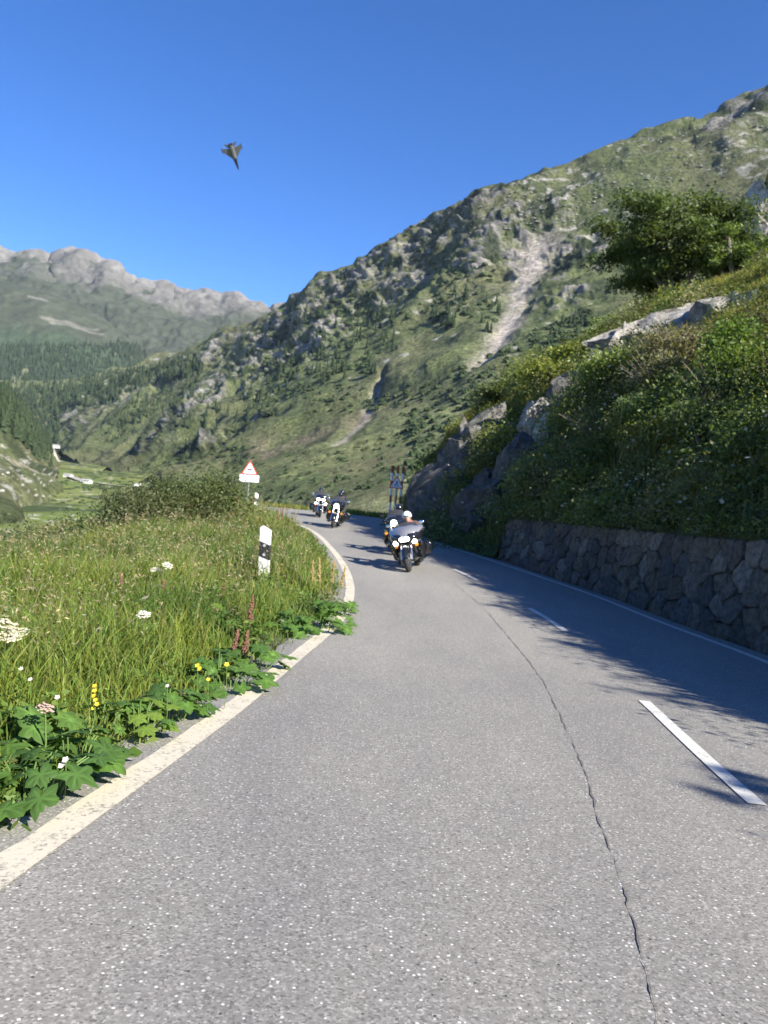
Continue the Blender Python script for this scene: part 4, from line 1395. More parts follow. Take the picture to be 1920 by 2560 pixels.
# leafy weeds in tufts through the grass
wp, wel = verge_points(900, 2.2, 30, 0.40, 8.5)
par = []
for k in range(len(wp)):
    dd_ = np.hypot(wp[k, 0], wp[k, 1])
    rr = RNG.uniform(0.10, 0.30) * (0.8 + 0.03 * dd_); hh_ = RNG.uniform(0.25, 0.62) * (0.55 + 0.45 * smooth(0.4, 1.6, wel[k]))
    n = int(150 * (rr / 0.2))
    q = dome_points(n, rr, hh_, shell=0.3) + wp[k]
    base_ = np.array([(0.10, 0.165, 0.035), (0.085, 0.13, 0.045), (0.135, 0.20, 0.04), (0.115, 0.13, 0.05), (0.07, 0.12, 0.035)][RNG.integers(5)]) * RNG.uniform(0.85, 1.15)
    par.append(leaf_quads(q, RNG.uniform(0.025, 0.07) * (0.8 + 0.035 * dd_) * (0.7 + 0.6 * RNG.random(n)), jitter_col(base_, n, 0.18, yellow=0.08), up=0.45, aspect=RNG.uniform(0.3, 0.65)))
V_, F_, C_ = join_np(par)
tag(obj('weeds', mesh_np('weeds', V_, F_, C_), M['leaf']), 'leafy weeds in tufts through the grass of the verge', 'ground cover', kind='stuff')
# grass and scrub outside the bend and below the crest of the bank's far end
pts2 = np.column_stack([RNG.uniform(-34, 14, 26000), RNG.uniform(44.5, 70, 26000)])
er = seg_dist(pts2, RC)
k = (~in_poly(pts2, ROADPOLY)) & (er > 0.35)
pts2 = pts2[k]
pts2 = np.column_stack([pts2, ground_z(pts2[:, 0], pts2[:, 1])])
Vb, Tb, Cb = blades(pts2, 0.18 + 0.25 * RNG.random(len(pts2)), 0.06, jitter_col(np.array([0.150, 0.165, 0.035]), len(pts2), 0.2, yellow=0.35), 0.5)
tag(obj('shoulder_grass', mesh_np('shoulder_grass', Vb, Tb, Cb), M['grass']), 'sunlit yellow green grass on the outer shoulder of the bend', 'grass', kind='stuff')

# bushes at the left, where the meadow falls away
for k, (xq, d_, topq, r_, n, base_, lab) in enumerate([
    (448, 24.0, 1030, 1.45, 7500, (0.110, 0.138, 0.050), 'tallest olive green bush left of the nearest marker post'),
    (385, 23.0, 1042, 1.5, 7000, (0.100, 0.124, 0.050), 'olive bush in the middle of the thicket left of the post'),
    (300, 22.0, 1065, 1.45, 6500, (0.098, 0.112, 0.050), 'rounded bush with brownish leaves in the left of the thicket'),
    (215, 21.5, 1090, 1.2, 5000, (0.078, 0.112, 0.042), 'low dark bush at the left end of the thicket'),
    (110, 18.0, 1148, 0.95, 3600, (0.105, 0.118, 0.052), 'low scrubby bush between the thicket and the left frame edge'),
    (20, 17.0, 1150, 1.0, 3600, (0.104, 0.122, 0.052), 'low bush cut by the left frame edge'),
]):
    pp = P(xq, 1130, d_)
    loc = Vector((pp[0], pp[1], gz(pp[0], pp[1])))
    rz_ = max(0.7, (P(xq, topq, d_)[2] - loc.z) / 1.02)
    shrub('bush', lab, 'bush', loc, r_, rz_, n, np.array(base_), 300 + k, leaf=0.085, nl=13)


# ------------------------------------------------------------------ broad-leaved roadside plants
def big_leaf_mesh(seed, lobes=5, col=(0.075, 0.15, 0.028)):
    rng = np.random.default_rng(seed)
    n = 30
    th = np.linspace(0.0, 2 * np.pi, n, endpoint=False)
    R = 0.5 * (0.80 + 0.20 * np.cos(th * lobes) + 0.06 * np.cos(th * lobes * 3 + 1))
    R *= 1 + 0.05 * rng.standard_normal(n)
    notch = 1 - 0.7 * np.exp(-((np.angle(np.exp(1j * (th - np.pi)))) / 0.25) ** 2)
    R = R * notch
    Vl = [(0, 0, 0)]
    for f_ in (0.5, 1.0):
        for k in range(n):
            r = R[k] * f_
            z = 0.05 * math.sin(f_ * 2.2) - 0.22 * r * r * 2 + 0.022 * f_ * math.cos(lobes * th[k]) + 0.012 * rng.standard_normal()
            Vl.append((r * math.cos(th[k]) + 0.3, r * math.sin(th[k]), z))
    Vl[0] = (0.3, 0, 0.0)
    Vl = np.array(Vl); Vl[:, 0] -= 0.0
    T = []
    for k in range(n):
        k2 = (k + 1) % n
        T += [(0, 1 + k, 1 + k2), (1 + k, 1 + n + k, 1 + n + k2), (1 + k, 1 + n + k2, 1 + k2)]
    c = np.tile(np.array(col), (len(Vl), 1)) * (1 + 0.14 * rng.standard_normal(len(Vl)))[:, None]
    veins = (np.cos(th * lobes) > 0.93)
    c[1:1 + n][veins] *= 1.35
    c[0] *= 1.5
    me = mesh_np('leaf', Vl, np.array(T), np.clip(c, 0.01, 0.6), True)
    me.materials.append(M['leaf'])
    return me


LEAVES = [big_leaf_mesh(1, 5, (0.085, 0.165, 0.034)), big_leaf_mesh(2, 7, (0.10, 0.185, 0.040)), big_leaf_mesh(3, 5, (0.068, 0.135, 0.034)), big_leaf_mesh(4, 6, (0.15, 0.23, 0.04))]


def leafy_plant(label, x, y, n, spread, hh, size, seed, cat='plant', kinds=(0, 1, 2)):
    rng = random.Random(seed)
    root = empty('broad_leaf_plant', (x, y, gz(x, y)))
    tag(root, label, cat, 'broad-leaved plants on the verge')
    st = MB()
    for k in range(n):
        a = rng.random() * 6.28
        r = spread * math.sqrt(rng.random())
        h = hh * rng.uniform(0.45, 1.0) * (1.1 - 0.45 * r / spread)
        s = size * rng.uniform(0.7, 1.2)
        b0 = Vector((r * 0.45 * math.cos(a), r * 0.45 * math.sin(a), -0.02))
        tip = Vector((r * math.cos(a), r * math.sin(a), h))
        st.tube([b0, b0.lerp(tip, 0.6) + Vector((0, 0, 0.05)), tip], [0.006, 0.005, 0.004], 4, False)
        lf = obj('leaf', LEAVES[rng.choice(kinds)], None, root, tip, (rng.uniform(-0.35, 0.35), rng.uniform(0.05, 0.6), a + rng.uniform(-0.6, 0.6)))
        lf.scale = (s, s * rng.uniform(0.85, 1.1), s)
    st.build('stem', M['stem'], root)
    return root


def on_verge(xq, yq, zoff=0.0):
    h = hit_ground(xq, yq)
    return h


for k, (xq, yq, n, sp_, hh, sz, lab, kinds) in enumerate([
    (60, 1740, 30, 0.34, 0.26, 0.21, 'large lobed-leaf plant in the bottom left corner by the cream line', (0, 2, 2)),
    (150, 1680, 28, 0.28, 0.30, 0.20, 'dark green broad-leaf plant overhanging the cream line near the corner', (0, 2)),
    (20, 1640, 24, 0.34, 0.36, 0.20, 'broad-leaf plant at the left frame edge above the corner plant', (0, 1, 2)),
    (215, 1590, 16, 0.22, 0.24, 0.15, 'small broad-leaf plant under the pinkish seed head', (0, 1)),
    (300, 1590, 22, 0.24, 0.26, 0.17, 'bright yellow green broad-leaf plant beside the cream line', (3, 3, 1)),
    (365, 1560, 22, 0.24, 0.28, 0.17, 'deep green broad-leaf plant right of the bright one', (2, 0)),
    (500, 1495, 20, 0.28, 0.24, 0.20, 'broad-leaf plant with a leaf lying across the cream line', (0, 1)),
    (545, 1450, 26, 0.34, 0.30, 0.22, 'broad-leaf plant behind the leaf that crosses the cream line', (0, 1, 2)),
    (470, 1480, 9, 0.26, 0.34, 0.18, 'broad-leaf plant beneath the yellow flowers', (0, 1)),
    (690, 1365, 30, 0.40, 0.30, 0.24, 'bushy broad-leaf plant at the roadside below the marker post', (0, 1)),
    (720, 1330, 26, 0.40, 0.32, 0.24, 'farthest broad-leaf plant hanging over the cream line in the bend', (1, 0)),
    (640, 1370, 22, 0.42, 0.32, 0.24, 'broad-leaf plant in the grass right below the marker post', (0, 1)),
    (440, 1370, 12, 0.36, 0.45, 0.24, 'pale broad-leaf plant in the middle of the verge', (1, 3)),
    (250, 1420, 10, 0.30, 0.40, 0.20, 'broad-leaf plant among the grass left of the middle of the verge', (0, 1)),
]):
    h = hit_ground(xq, yq)
    if h is None: continue
    leafy_plant(lab, h[0], h[1], n, sp_, hh, sz, 50 + k, kinds=kinds)

# --- white umbels
M['petal_white'] = plain('white_petals', (0.52, 0.50, 0.43), 0.7, var=0.1, vscale=60)
M['petal_cream'] = plain('cream_petals', (0.44, 0.405, 0.29), 0.7, var=0.15, vscale=60)
M['petal_yellow'] = plain('yellow_petals', (0.75, 0.46, 0.02), 0.6)
M['petal_pink'] = plain('pinkish_seeds', (0.36, 0.25, 0.21), 0.8, var=0.2, vscale=60)
M['dock'] = plain('rust_seeds', (0.13, 0.055, 0.035), 0.8, var=0.35, vscale=40)
M['dock_dry'] = plain('straw_seeds', (0.23, 0.17, 0.07), 0.8, var=0.3, vscale=40)


def umbel_mesh(R, seed, dome=0.25):
    rng = random.Random(seed)
    mb = MB()
    for k in range(46):
        a = k * 2.399; r = R * math.sqrt((k + 0.5) / 46)
        c = Vector((r * math.cos(a), r * math.sin(a), R * dome * (1 - (r / R) ** 2) * 1.4 + rng.uniform(-.01, .01)))
        s = R * rng.uniform(0.12, 0.2)
        n_ = 6
        ring = [(c.x + s * math.cos(6.28 * j / n_), c.y + s * math.sin(6.28 * j / n_), c.z - s * 0.15) for j in range(n_)]
        mb.add(ring + [(c.x, c.y, c.z + s * 0.3), (c.x, c.y, c.z - s * 0.6)], [(j, (j + 1) % n_, n_) for j in range(n_)] + [((j + 1) % n_, j, n_ + 1) for j in range(n_)])
    return mb


def umbel_plant(label, xq, yq, d_, R, mat, seed, count=1, tilt=0.35):
    """flower head seen at (xq, yq), its stalk standing on the ground below"""
    p = P(xq, yq, d_)
    z0 = gz(p[0], p[1])
    root = empty('umbel_flower', (p[0], p[1], z0))
    tag(root, label, 'flower', 'white umbels on the verge')
    rng = random.Random(seed)
    hh = max(0.25, p[2] - z0)
    st = MB()
    st.tube([(0, 0, 0), (0.01, 0.01, hh * 0.5), (0, 0, hh)], [0.008, 0.006, 0.004], 5)
    for k in range(count):
        off = Vector((0, 0, hh)) if k == 0 else Vector((rng.uniform(-1.6, 1.6) * R, rng.uniform(-1, 1) * R, hh - rng.uniform(0.2, 1.2) * R))
        if k: st.tube([(0, 0, hh * 0.6), off], [0.004, 0.003], 4)
        umbel_mesh(R * (1 if k == 0 else 0.75), seed + k).build('flower_head', mat, root, False, off, (rng.uniform(0.1, tilt) + 0.2, rng.uniform(-tilt, tilt), rng.random() * 6))
    st.build('stem', M['stem'], root)
    lf = obj('leaf', LEAVES[1], None, root, (0.03, 0, hh * 0.45), (0.2, 0.3, rng.random() * 6)); lf.scale = (0.16, 0.16, 0.16)
    return root


for k, a in enumerate([
    ('large cream umbel at the left frame edge', 14, 1352, 5.4, 0.115, M['petal_cream'], 3),
    ('broad white umbel in the middle of the verge', 310, 1328, 7.2, 0.075, M['petal_white'], 1),
    ('pair of white umbels farthest back before the thicket', 362, 1222, 10.5, 0.085, M['petal_white'], 2),
    ('white umbel beside the rusty dock in the verge', 346, 1268, 9.4, 0.065, M['petal_cream'], 1),
    ('small flat white umbel above the broad one', 312, 1293, 8.6, 0.045, M['petal_white'], 1),
    ('whitish umbel left of the farthest pair', 333, 1231, 10.6, 0.065, M['petal_white'], 1),
    ('pinkish fading umbel above the corner plants', 98, 1530, 4.1, 0.055, M['petal_pink'], 1),
    ('small white umbel beside the marker post', 552, 1198, 15.0, 0.07, M['petal_cream'], 2),
]):
    umbel_plant(a[0], a[1], a[2], a[3], a[4] * 0.85, a[5], 60 + 7 * k, a[6])


def petal_flower(label, xq, yq, d_, R, mat, seed, name='yellow_flower', group='small flowers on the verge', heads=1):
    p = P(xq, yq, d_)
    z0 = gz(p[0], p[1])
    root = empty(name, (p[0], p[1], z0))
    tag(root, label, 'flower', group)
    hh = max(0.1, p[2] - z0)
    rng = random.Random(seed)
    st = MB().tube([(0, 0, 0), (0.01, 0, hh * 0.5), (0, 0, hh)], 0.003, 4)
    for q in range(heads):
        o_ = Vector((0, 0, hh)) if q == 0 else Vector((rng.uniform(-0.02, 0.02), rng.uniform(-0.02, 0.02), hh - 0.028 * q))
        mb = MB()
        for j in range(5):
            a = 6.28 * j / 5
            e1 = Vector((math.cos(a), math.sin(a), 0.35)) * R; e2 = Vector((-math.sin(a), math.cos(a), 0)) * R * 0.45
            c0 = Vector((0, 0, 0))
            mb.add([c0, e1 * 0.6 + e2, e1, e1 * 0.6 - e2], [(0, 1, 2, 3)])
        mb.build('flower_head', mat, root, False, o_, (0.7, rng.uniform(-.3, .3), 0))
    st.build('stem', M['stem'], root)


for k, a in enumerate([('yellow flower nearest the cream line', 490, 1436, 5.9, 0.028, M['petal_yellow'], 'yellow_flower', 1), ('yellow flower left of the roadside one', 427, 1438, 6.1, 0.028, M['petal_yellow'], 'yellow_flower', 2),
                       ('lowest of the three round yellow flowers', 450, 1468, 5.6, 0.02, M['petal_yellow'], 'yellow_flower', 1), ('yellow flower spike standing alone in the near grass', 205, 1482, 4.7, 0.02, M['petal_yellow'], 'yellow_flower', 6),
                       ('white flower among the corner leaves', 142, 1642, 3.75, 0.024, M['petal_white'], 'white_flower', 2), ('white flower above the pinkish umbel', 124, 1507, 4.5, 0.022, M['petal_white'], 'white_flower', 1),
                       ('white flower in the grass at far left', 45, 1445, 5.0, 0.022, M['petal_white'], 'white_flower', 1), ('white flower left of the yellow spike', 66, 1468, 4.8, 0.02, M['petal_white'], 'white_flower', 1),
                       ('tiny white flower right of the yellow spike', 362, 1482, 5.0, 0.018, M['petal_white'], 'white_flower', 1)]):
    petal_flower(a[0], a[1], a[2], a[3], a[4] * 0.78, a[5], k, a[6], heads=a[7])


def dock_plant(label, xq, yq, d_, mat, seed, length=0.30):
    """yq: top of the spike"""
    p = P(xq, yq, d_)
    z0 = gz(p[0], p[1])
    root = empty('dock_plant', (p[0], p[1], z0))
    tag(root, label, 'plant', 'dock plants on the verge')
    rng = random.Random(seed)
    root.rotation_euler = (rng.uniform(-0.12, 0.12), rng.uniform(-0.12, 0.12), 0)
    hh = max(0.35, p[2] - z0)
    MB().tube([(0, 0, 0), (0.01, 0, hh * 0.5), (0, 0, hh)], [0.007, 0.006, 0.003], 5).build('stem', mat, root)
    mb = MB()
    for k in range(110):
        t = rng.random()
        r = 0.036 * (1.1 - t) + 0.005
        a = rng.random() * 6.28
        z = hh - length * (1 - t)
        s = rng.uniform(0.010, 0.018)
        c = Vector((r * math.cos(a) * rng.random(), r * math.sin(a) * rng.random(), z))
        mb.add([c + Vector((s, 0, 0)), c + Vector((-s * .5, s * .87, 0)), c + Vector((-s * .5, -s * .87, 0)), c + Vector((0, 0, s * 1.4)), c - Vector((0, 0, s))], [(0, 1, 3), (1, 2, 3), (2, 0, 3), (1, 0, 4), (2, 1, 4), (0, 2, 4)])
    mb.build('seed_spike', mat, root, False)


for k, a in enumerate([('rust brown dock spike left of the broad-leaf plants at the bend', 541, 1285, 9.2, M['dock'], 0.34), ('leftmost of the twin dock spikes near the roadside leaves', 505, 1362, 7.6, M['dock'], 0.22), ('rightmost of the twin dock spikes near the roadside leaves', 527, 1360, 7.6, M['dock'], 0.22),
                       ('rusty dock spike beside the back white umbels', 352, 1255, 9.6, M['dock'], 0.26), ('thin rusty dock spike at the left of the verge', 268, 1240, 10.2, M['dock'], 0.28), ('dark dock spike in front of the thicket', 480, 1262, 10.5, M['dock'], 0.26),
                       ('straw coloured dock closest to the bend', 716, 1208, 13.5, M['dock_dry'], 0.4), ('straw coloured dock left of the one closest to the bend', 697, 1206, 13.8, M['dock_dry'], 0.42), ('short straw coloured dock at the road rim in the bend', 735, 1222, 13.0, M['dock_dry'], 0.35), ('straw coloured dock farthest from the road rim', 678, 1212, 14.2, M['dock_dry'], 0.36),
                       ('rusty dock in the far grass before the waiting road', 612, 1095, 26.0, M['dock'], 0.4), ('rusty dock beside the far one', 600, 1098, 26.0, M['dock'], 0.4), ('dark rusty dock below the far marker post', 560, 1115, 24.0, M['dock'], 0.4)]):
    dock_plant(a[0], a[1], a[2], a[3], a[4], k, a[5])

# ------------------------------------------------------------------ marker posts, signs, snow poles
def marker_post(label, loc, rz, hh=1.2, w=0.135, lean=0.0):
    root = empty('marker_post', loc, (0, lean, rz))
    tag(root, label, 'post', 'roadside marker posts')
    t = 0.085
    def shape(z0l, z0r, z1l, z1r, grow=0.0, rnd_=False):
        x0, x1 = -w / 2 - grow, w / 2 + grow
        pl = [(x0, z0l), (x1, z0r), (x1, z1r)]
        if rnd_: pl += [(x1 - 0.015, z1r + 0.012), (x0 + 0.05, z1l - 0.004), (x0 + 0.02, z1l - 0.012), (x0, z1l - 0.04)]
        else: pl += [(x0, z1l)]
        return pl
    MB().prism(shape(-0.4, -0.4, hh, hh - 0.085, 0, True), -t / 2, t / 2).build('body', M['post_white'], root, False)
    MB().prism(shape(hh - 0.56, hh - 0.63, hh - 0.28, hh - 0.35, 0.003), -t / 2 - 0.003, t / 2 + 0.003).build('black_band', M['black_plastic'], root, False)
    for z in (hh - 0.36, hh - 0.53):
        MB().tube([(0.0, -t / 2 - 0.002, z), (0.0, -t / 2 - 0.012, z)], 0.026, 12).build('reflector', M['reflector'], root)
    return root


m_, N_, L_, b_ = new_mat('post_white')
f_ = noise_node(N_, L_, 28, 5, 0.7)
tcz = N_.new('ShaderNodeTexCoord'); sx = N_.new('ShaderNodeSeparateXYZ'); L_.new(tcz.outputs['Object'], sx.inputs[0])
dz = N_.new('ShaderNodeMapRange'); dz.inputs[1].default_value = 0.55; dz.inputs[2].default_value = 0.0; dz.inputs[3].default_value = 0.0; dz.inputs[4].default_value = 0.26; L_.new(sx.outputs[2], dz.inputs[0])
sm = math_node(N_, L_, 'SUBTRACT', f_, dz.outputs[0])
rp_ = N_.new('ShaderNodeValToRGB'); rp_.color_ramp.elements[0].position = 0.28; rp_.color_ramp.elements[0].color = (0.22, 0.20, 0.16, 1); rp_.color_ramp.elements[1].position = 0.40; rp_.color_ramp.elements[1].color = (0.80, 0.80, 0.77, 1)
L_.new(sm, rp_.inputs[0]); L_.new(rp_.outputs[0], b_.inputs['Base Color']); b_.inputs['Roughness'].default_value = 0.5
M['post_white'] = m_
pp = P(570, 1250, 14.2)
marker_post('white marker post with slanted black band in the near grass', Vector((pp[0], pp[1], P(570, 1262, 14.2)[2] - 0.12)), -0.15, 1.2, 0.19, rad(-1.5))
pp = P(552, 1100, 46.5)
marker_post('small far marker post beyond the bend near the triangular sign', Vector((pp[0], pp[1], P(552, 1098, 46.5)[2] - 0.1)), 0.3, 1.05, 0.20)
for k, xq in enumerate((628, 636)):
    pp = P(xq, 1085, 60)
    if False: pass


def text_mesh(body, size, depth=0.002):
    cu = bpy.data.curves.new('plate_text', 'FONT')
    cu.body = body; cu.size = size; cu.extrude = depth; cu.align_x = 'CENTER'; cu.align_y = 'CENTER'
    t_ = bpy.data.objects.new('plate_text', cu)
    COL.objects.link(t_)
    me = bpy.data.meshes.new_from_object(t_.evaluated_get(bpy.context.evaluated_depsgraph_get()))
    bpy.data.objects.remove(t_)
    return me


def tri_poly(side, r=0.06, inset=0.0):
    """rounded triangle in x,z, base at the bottom, centred on its centroid"""
    h = side * math.sqrt(3) / 2
    c = [(-side / 2, -h / 3), (side / 2, -h / 3), (0, 2 * h / 3)]
    out = []
    for k in range(3):
        p = Vector(c[k]); l = Vector(c[k - 1]); n = Vector(c[(k + 1) % 3])
        s_ = (h / 3 - inset) / (h / 3)
        cen = p * 1.0
        d = p.normalized()
        rc = p - d * 2 * r
        a0 = math.atan2(d.y, d.x)
        for j in range(-2, 3):
            w = a0 + j * rad(60) / 2
            out.append(((rc.x + r * math.cos(w)) * s_, (rc.y + r * math.sin(w)) * s_))
    return out


def warning_sign(name, label, base, top_z, rz, side, picto, plate, pole_mat, tilt=0.0, pole_r=0.03):
    root = empty(name, base, (0, 0, rz))
    tag(root, label, 'sign')
    hgt_s = side * math.sqrt(3) / 2
    zc = top_z - base[2] - 2 * hgt_s / 3
    MB().tube([(0, 0.03, -0.5), (0, 0.03, zc + 0.3)], pole_r, 8).build('pole', pole_mat, root)
    tri = MB().prism([(x, z + zc) for x, z in tri_poly(side)], -0.012, 0.0).build('triangle_plate', M['sign_red'], root, False)
    MB().prism([(x, z + zc) for x, z in tri_poly(side, 0.05, side * 0.060)], -0.016, -0.0121).build('white_field', M['sign_white'], tri, False)
    for poly in picto:
        MB().prism([(x * side, z * side + zc) for x, z in poly], -0.020, -0.0162).build('pictogram', M['sign_black'], tri, False)
    if plate:
        w, h, txt = plate
        pz = zc - hgt_s / 3 - h / 2 - 0.02
        pl = MB().box((0, -0.006, pz), (w, 0.012, h)).build('distance_plate', M['sign_white'], root, False)
        tm = text_mesh(txt, h * 0.62)
        tm.materials.append(M['sign_black'])
        o = obj('plate_text', tm, None, pl, (0, -0.014, pz - 0.01), (rad(90), 0, 0))
        for sx_ in (-1, 1):
            x = sx_ * w * 0.40
            MB().prism([(x - 0.012, pz - h * 0.38), (x + 0.012, pz - h * 0.38), (x + 0.012, pz + h * 0.22), (x + 0.035, pz + h * 0.22), (x, pz + h * 0.42), (x - 0.035, pz + h * 0.22), (x - 0.012, pz + h * 0.22)], -0.0155, -0.0125).build('arrow', M['sign_black'], pl, False)
    return root


cow = [[(-0.155, 0.035), (-0.13, 0.06), (-0.05, 0.055), (0.08, 0.055), (0.13, 0.045), (0.145, -0.02), (0.135, -0.03), (0.125, 0.015), (0.12, -0.03), (0.115, -0.10), (0.085, -0.10), (0.085, -0.04), (0.0, -0.045), (-0.05, -0.04), (-0.055, -0.10), (-0.085, -0.10), (-0.09, -0.03), (-0.115, 0.0), (-0.15, -0.02), (-0.18, 0.005)]]
curve_p = [[(-0.10, -0.14), (-0.04, -0.14), (-0.03, -0.02), (0.06, 0.04), (0.05, 0.12), (0.09, 0.12), (0.02, 0.22), (-0.05, 0.12), (-0.01, 0.12), (-0.01, 0.06), (-0.09, 0.0)], [(0.06, -0.14), (0.13, -0.14), (0.10, -0.05), (0.05, -0.07)]]
DS = 50.0
top = P(541, 994, DS); bot = P(534, 1095, DS)
warning_sign('warning_sign', 'triangular red-bordered animal warning sign with white distance plate', (top[0], top[1], gz(top[0], top[1])), top[2], 0.12, 1.08, cow, (1.26, 0.46, '4 km'), M['galv'])
DS2 = 45.5
top = P(858, 1030, DS2)
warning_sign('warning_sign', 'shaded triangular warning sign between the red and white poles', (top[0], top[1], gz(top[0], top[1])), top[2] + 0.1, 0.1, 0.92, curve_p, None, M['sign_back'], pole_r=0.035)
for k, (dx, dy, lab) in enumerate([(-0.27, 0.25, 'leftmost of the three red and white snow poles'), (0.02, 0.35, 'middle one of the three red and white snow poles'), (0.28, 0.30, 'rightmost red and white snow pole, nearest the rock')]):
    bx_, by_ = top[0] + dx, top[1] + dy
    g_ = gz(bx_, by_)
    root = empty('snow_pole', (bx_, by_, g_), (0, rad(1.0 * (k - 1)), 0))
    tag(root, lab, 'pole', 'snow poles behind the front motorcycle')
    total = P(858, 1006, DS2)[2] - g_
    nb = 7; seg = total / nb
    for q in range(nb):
        MB().tube([(0, 0, q * seg - (0.4 if q == 0 else 0)), (0, 0, (q + 1) * seg)], 0.075, 10).build('red_band' if q % 2 == 0 else 'white_band', M['pole_red_shaded'] if q % 2 == 0 else M['white_paint'], root)

# ------------------------------------------------------------------ conifers on the slopes
def conifer_mesh(seed, tiers=7, seg=9, H=1.0, W=0.26):
    rng = random.Random(seed)
    vs, fs, cs = [], [], []
    tone = rng.uniform(0.85, 1.15)
    for t in range(tiers):
        z0 = H * (0.06 + 0.86 * t / tiers); z1 = z0 + H * 0.26
        r = W * (1 - 0.86 * t / tiers) * rng.uniform(0.85, 1.1)
        b = len(vs)
        for k in range(seg):
            a = 6.28 * k / seg + t
            rr = r * rng.uniform(0.55, 1.15)
            vs.append((rr * math.cos(a), rr * math.sin(a), z0 - rng.uniform(0, 0.04) * H)); cs.append((0.030 * tone, 0.046 * tone, 0.022 * tone))
        vs.append((0, 0, min(z1, H))); cs.append((0.03, 0.045, 0.02))
        fs += [(b + k, b + (k + 1) % seg, b + seg) for k in range(seg)]
    b = len(vs)
    for k in range(5):
        a = 6.28 * k / 5
        vs.append((0.03 * W * 4 * math.cos(a), 0.03 * W * 4 * math.sin(a), -0.08)); cs.append((0.05, 0.04, 0.03))
    vs.append((0, 0, 0.5)); cs.append((0.05, 0.04, 0.03))
    fs += [(b + k, b + (k + 1) % 5, b + 5) for k in range(5)]
    return np.array(vs), np.array(fs), np.array(cs)


CON = [conifer_mesh(k, W=random.Random(k).uniform(0.17, 0.27)) for k in range(4)]
CON_ME = []
for k in range(4):
    me = mesh_np('conifer', *CON[k]); me.materials.append(M['conifer']); CON_ME.append(me)
rng_c = random.Random(21)
spots = []
def region(x0, x1, y0, y1, n, hit, s0=9, s1=16, slant=0.0, mult=1.3):
    out = []
    for k in range(n):
        x = rng_c.uniform(x0, x1); y = rng_c.uniform(y0, y1) + slant * (x - (x0 + x1) / 2)
        h = hit(x, y)
        if h is not None: out.append((h, mult * rng_c.uniform(s0, s1)))
    return out
for reg, where in [
    ((785, 850, 665, 800, 30, hit_main, 10, 17, -0.9), 'conifer of the dense clump in the middle of the mountain slope'),
    ((670, 745, 760, 830, 26, hit_main, 9, 15), 'conifer of the low clump left of the mountain centre'),
    ((930, 1010, 640, 720, 22, hit_main, 10, 17, -0.3), 'conifer of the dark clump left of the big scree gully'),
    ((720, 800, 640, 760, 20, hit_main, 9, 15, -0.5), 'conifer between the pale rock scar and the middle clump'),
    ((600, 720, 660, 800, 46, hit_main, 9, 16, -0.9), 'conifer on the upper crags of the mountain spur'),
    ((500, 620, 740, 900, 44, hit_main, 9, 16, -0.9), 'conifer on the lower crags of the mountain spur'),
    ((1180, 1260, 700, 750, 16, hit_main, 7, 12, -0.5), 'conifer on the slope right of the big scree gully'),
    ((620, 760, 615, 665, 20, hit_main, 8, 13, -0.55), 'conifer along the skyline of the mountain spur'),
    ((395, 500, 850, 960, 26, hit_main, 9, 15, -0.8), 'conifer at the foot of the mountain spur above the valley'),
    ((1040, 1080, 640, 720, 10, hit_main, 8, 12), 'conifer close to the left edge of the big scree gully')]:
    for h, s in region(*reg):
        o = obj('conifer', CON_ME[rng_c.randrange(4)], None, None, Vector(h) - Vector((0, 0, 0.5)), (0, 0, rng_c.random() * 6))
        o.scale = (s, s, s)
        tag(o, where, 'conifer', where.replace('conifer', 'conifers', 1))
# dark conifers on the cliff at the right edge
for k, (xq, yq, s) in enumerate([(1600, 478, 3.2), (1618, 466, 3.6), (1636, 458, 4.0), (1652, 450, 4.4), (1668, 440, 4.6)]):
    o = obj('conifer', CON_ME[k % 4], None, None, P(xq, yq, 92), (0, 0, k))
    o.scale = (s * 1.2, s * 1.2, s)
    tag(o, 'dark conifer on the cream cliff at the right frame edge', 'conifer', 'conifers on the cliff')


def scrub_mesh(seed):
    rng = np.random.default_rng(seed)
    n, rg = 8, 3
    vs = [(0, 0, 0.55)]
    for i in range(1, rg + 1):
        for k in range(n):
            a = 6.28 * (k + 0.5 * i) / n; r = math.sin(i / rg * 1.57) * rng.uniform(0.75, 1.2); z = 0.55 * math.cos(i / rg * 1.57) * rng.uniform(0.75, 1.25)
            vs.append((r * math.cos(a), r * math.sin(a), z - (0.25 if i == rg else 0)))
    fs = [(0, 1 + k, 1 + (k + 1) % n) for k in range(n)]
    for i in range(rg - 1):
        for k in range(n):
            a, b_, c_, d_ = 1 + i * n + k, 1 + i * n + (k + 1) % n, 1 + (i + 1) * n + (k + 1) % n, 1 + (i + 1) * n + k
            fs += [(a, d_, c_), (a, c_, b_)]
    return np.array(vs), np.array(fs), np.tile((0.042, 0.060, 0.026), (len(vs), 1)) * (1 + 0.2 * rng.standard_normal(len(vs)))[:, None]


SCRUB = [scrub_mesh(k) for k in range(4)]


def forest(name, label, regs, kinds=None):
    Vs, Fs, Cs, o_ = [], [], [], 0
    for reg in regs:
        for h, s in region(*reg):
            v, f, c_ = (kinds or CON)[rng_c.randrange(4)]
            a = rng_c.random() * 6.28
            R_ = np.array([[math.cos(a), -math.sin(a), 0], [math.sin(a), math.cos(a), 0], [0, 0, 1]])
            Vs.append(v @ R_.T * s + h); Fs.append(f + o_); Cs.append(c_ * rng_c.uniform(0.8, 1.25)); o_ += len(v)
    o = obj(name, mesh_np(name, np.vstack(Vs), np.vstack(Fs), np.vstack(Cs)), M['conifer'])
    tag(o, label, 'forest', kind='stuff')


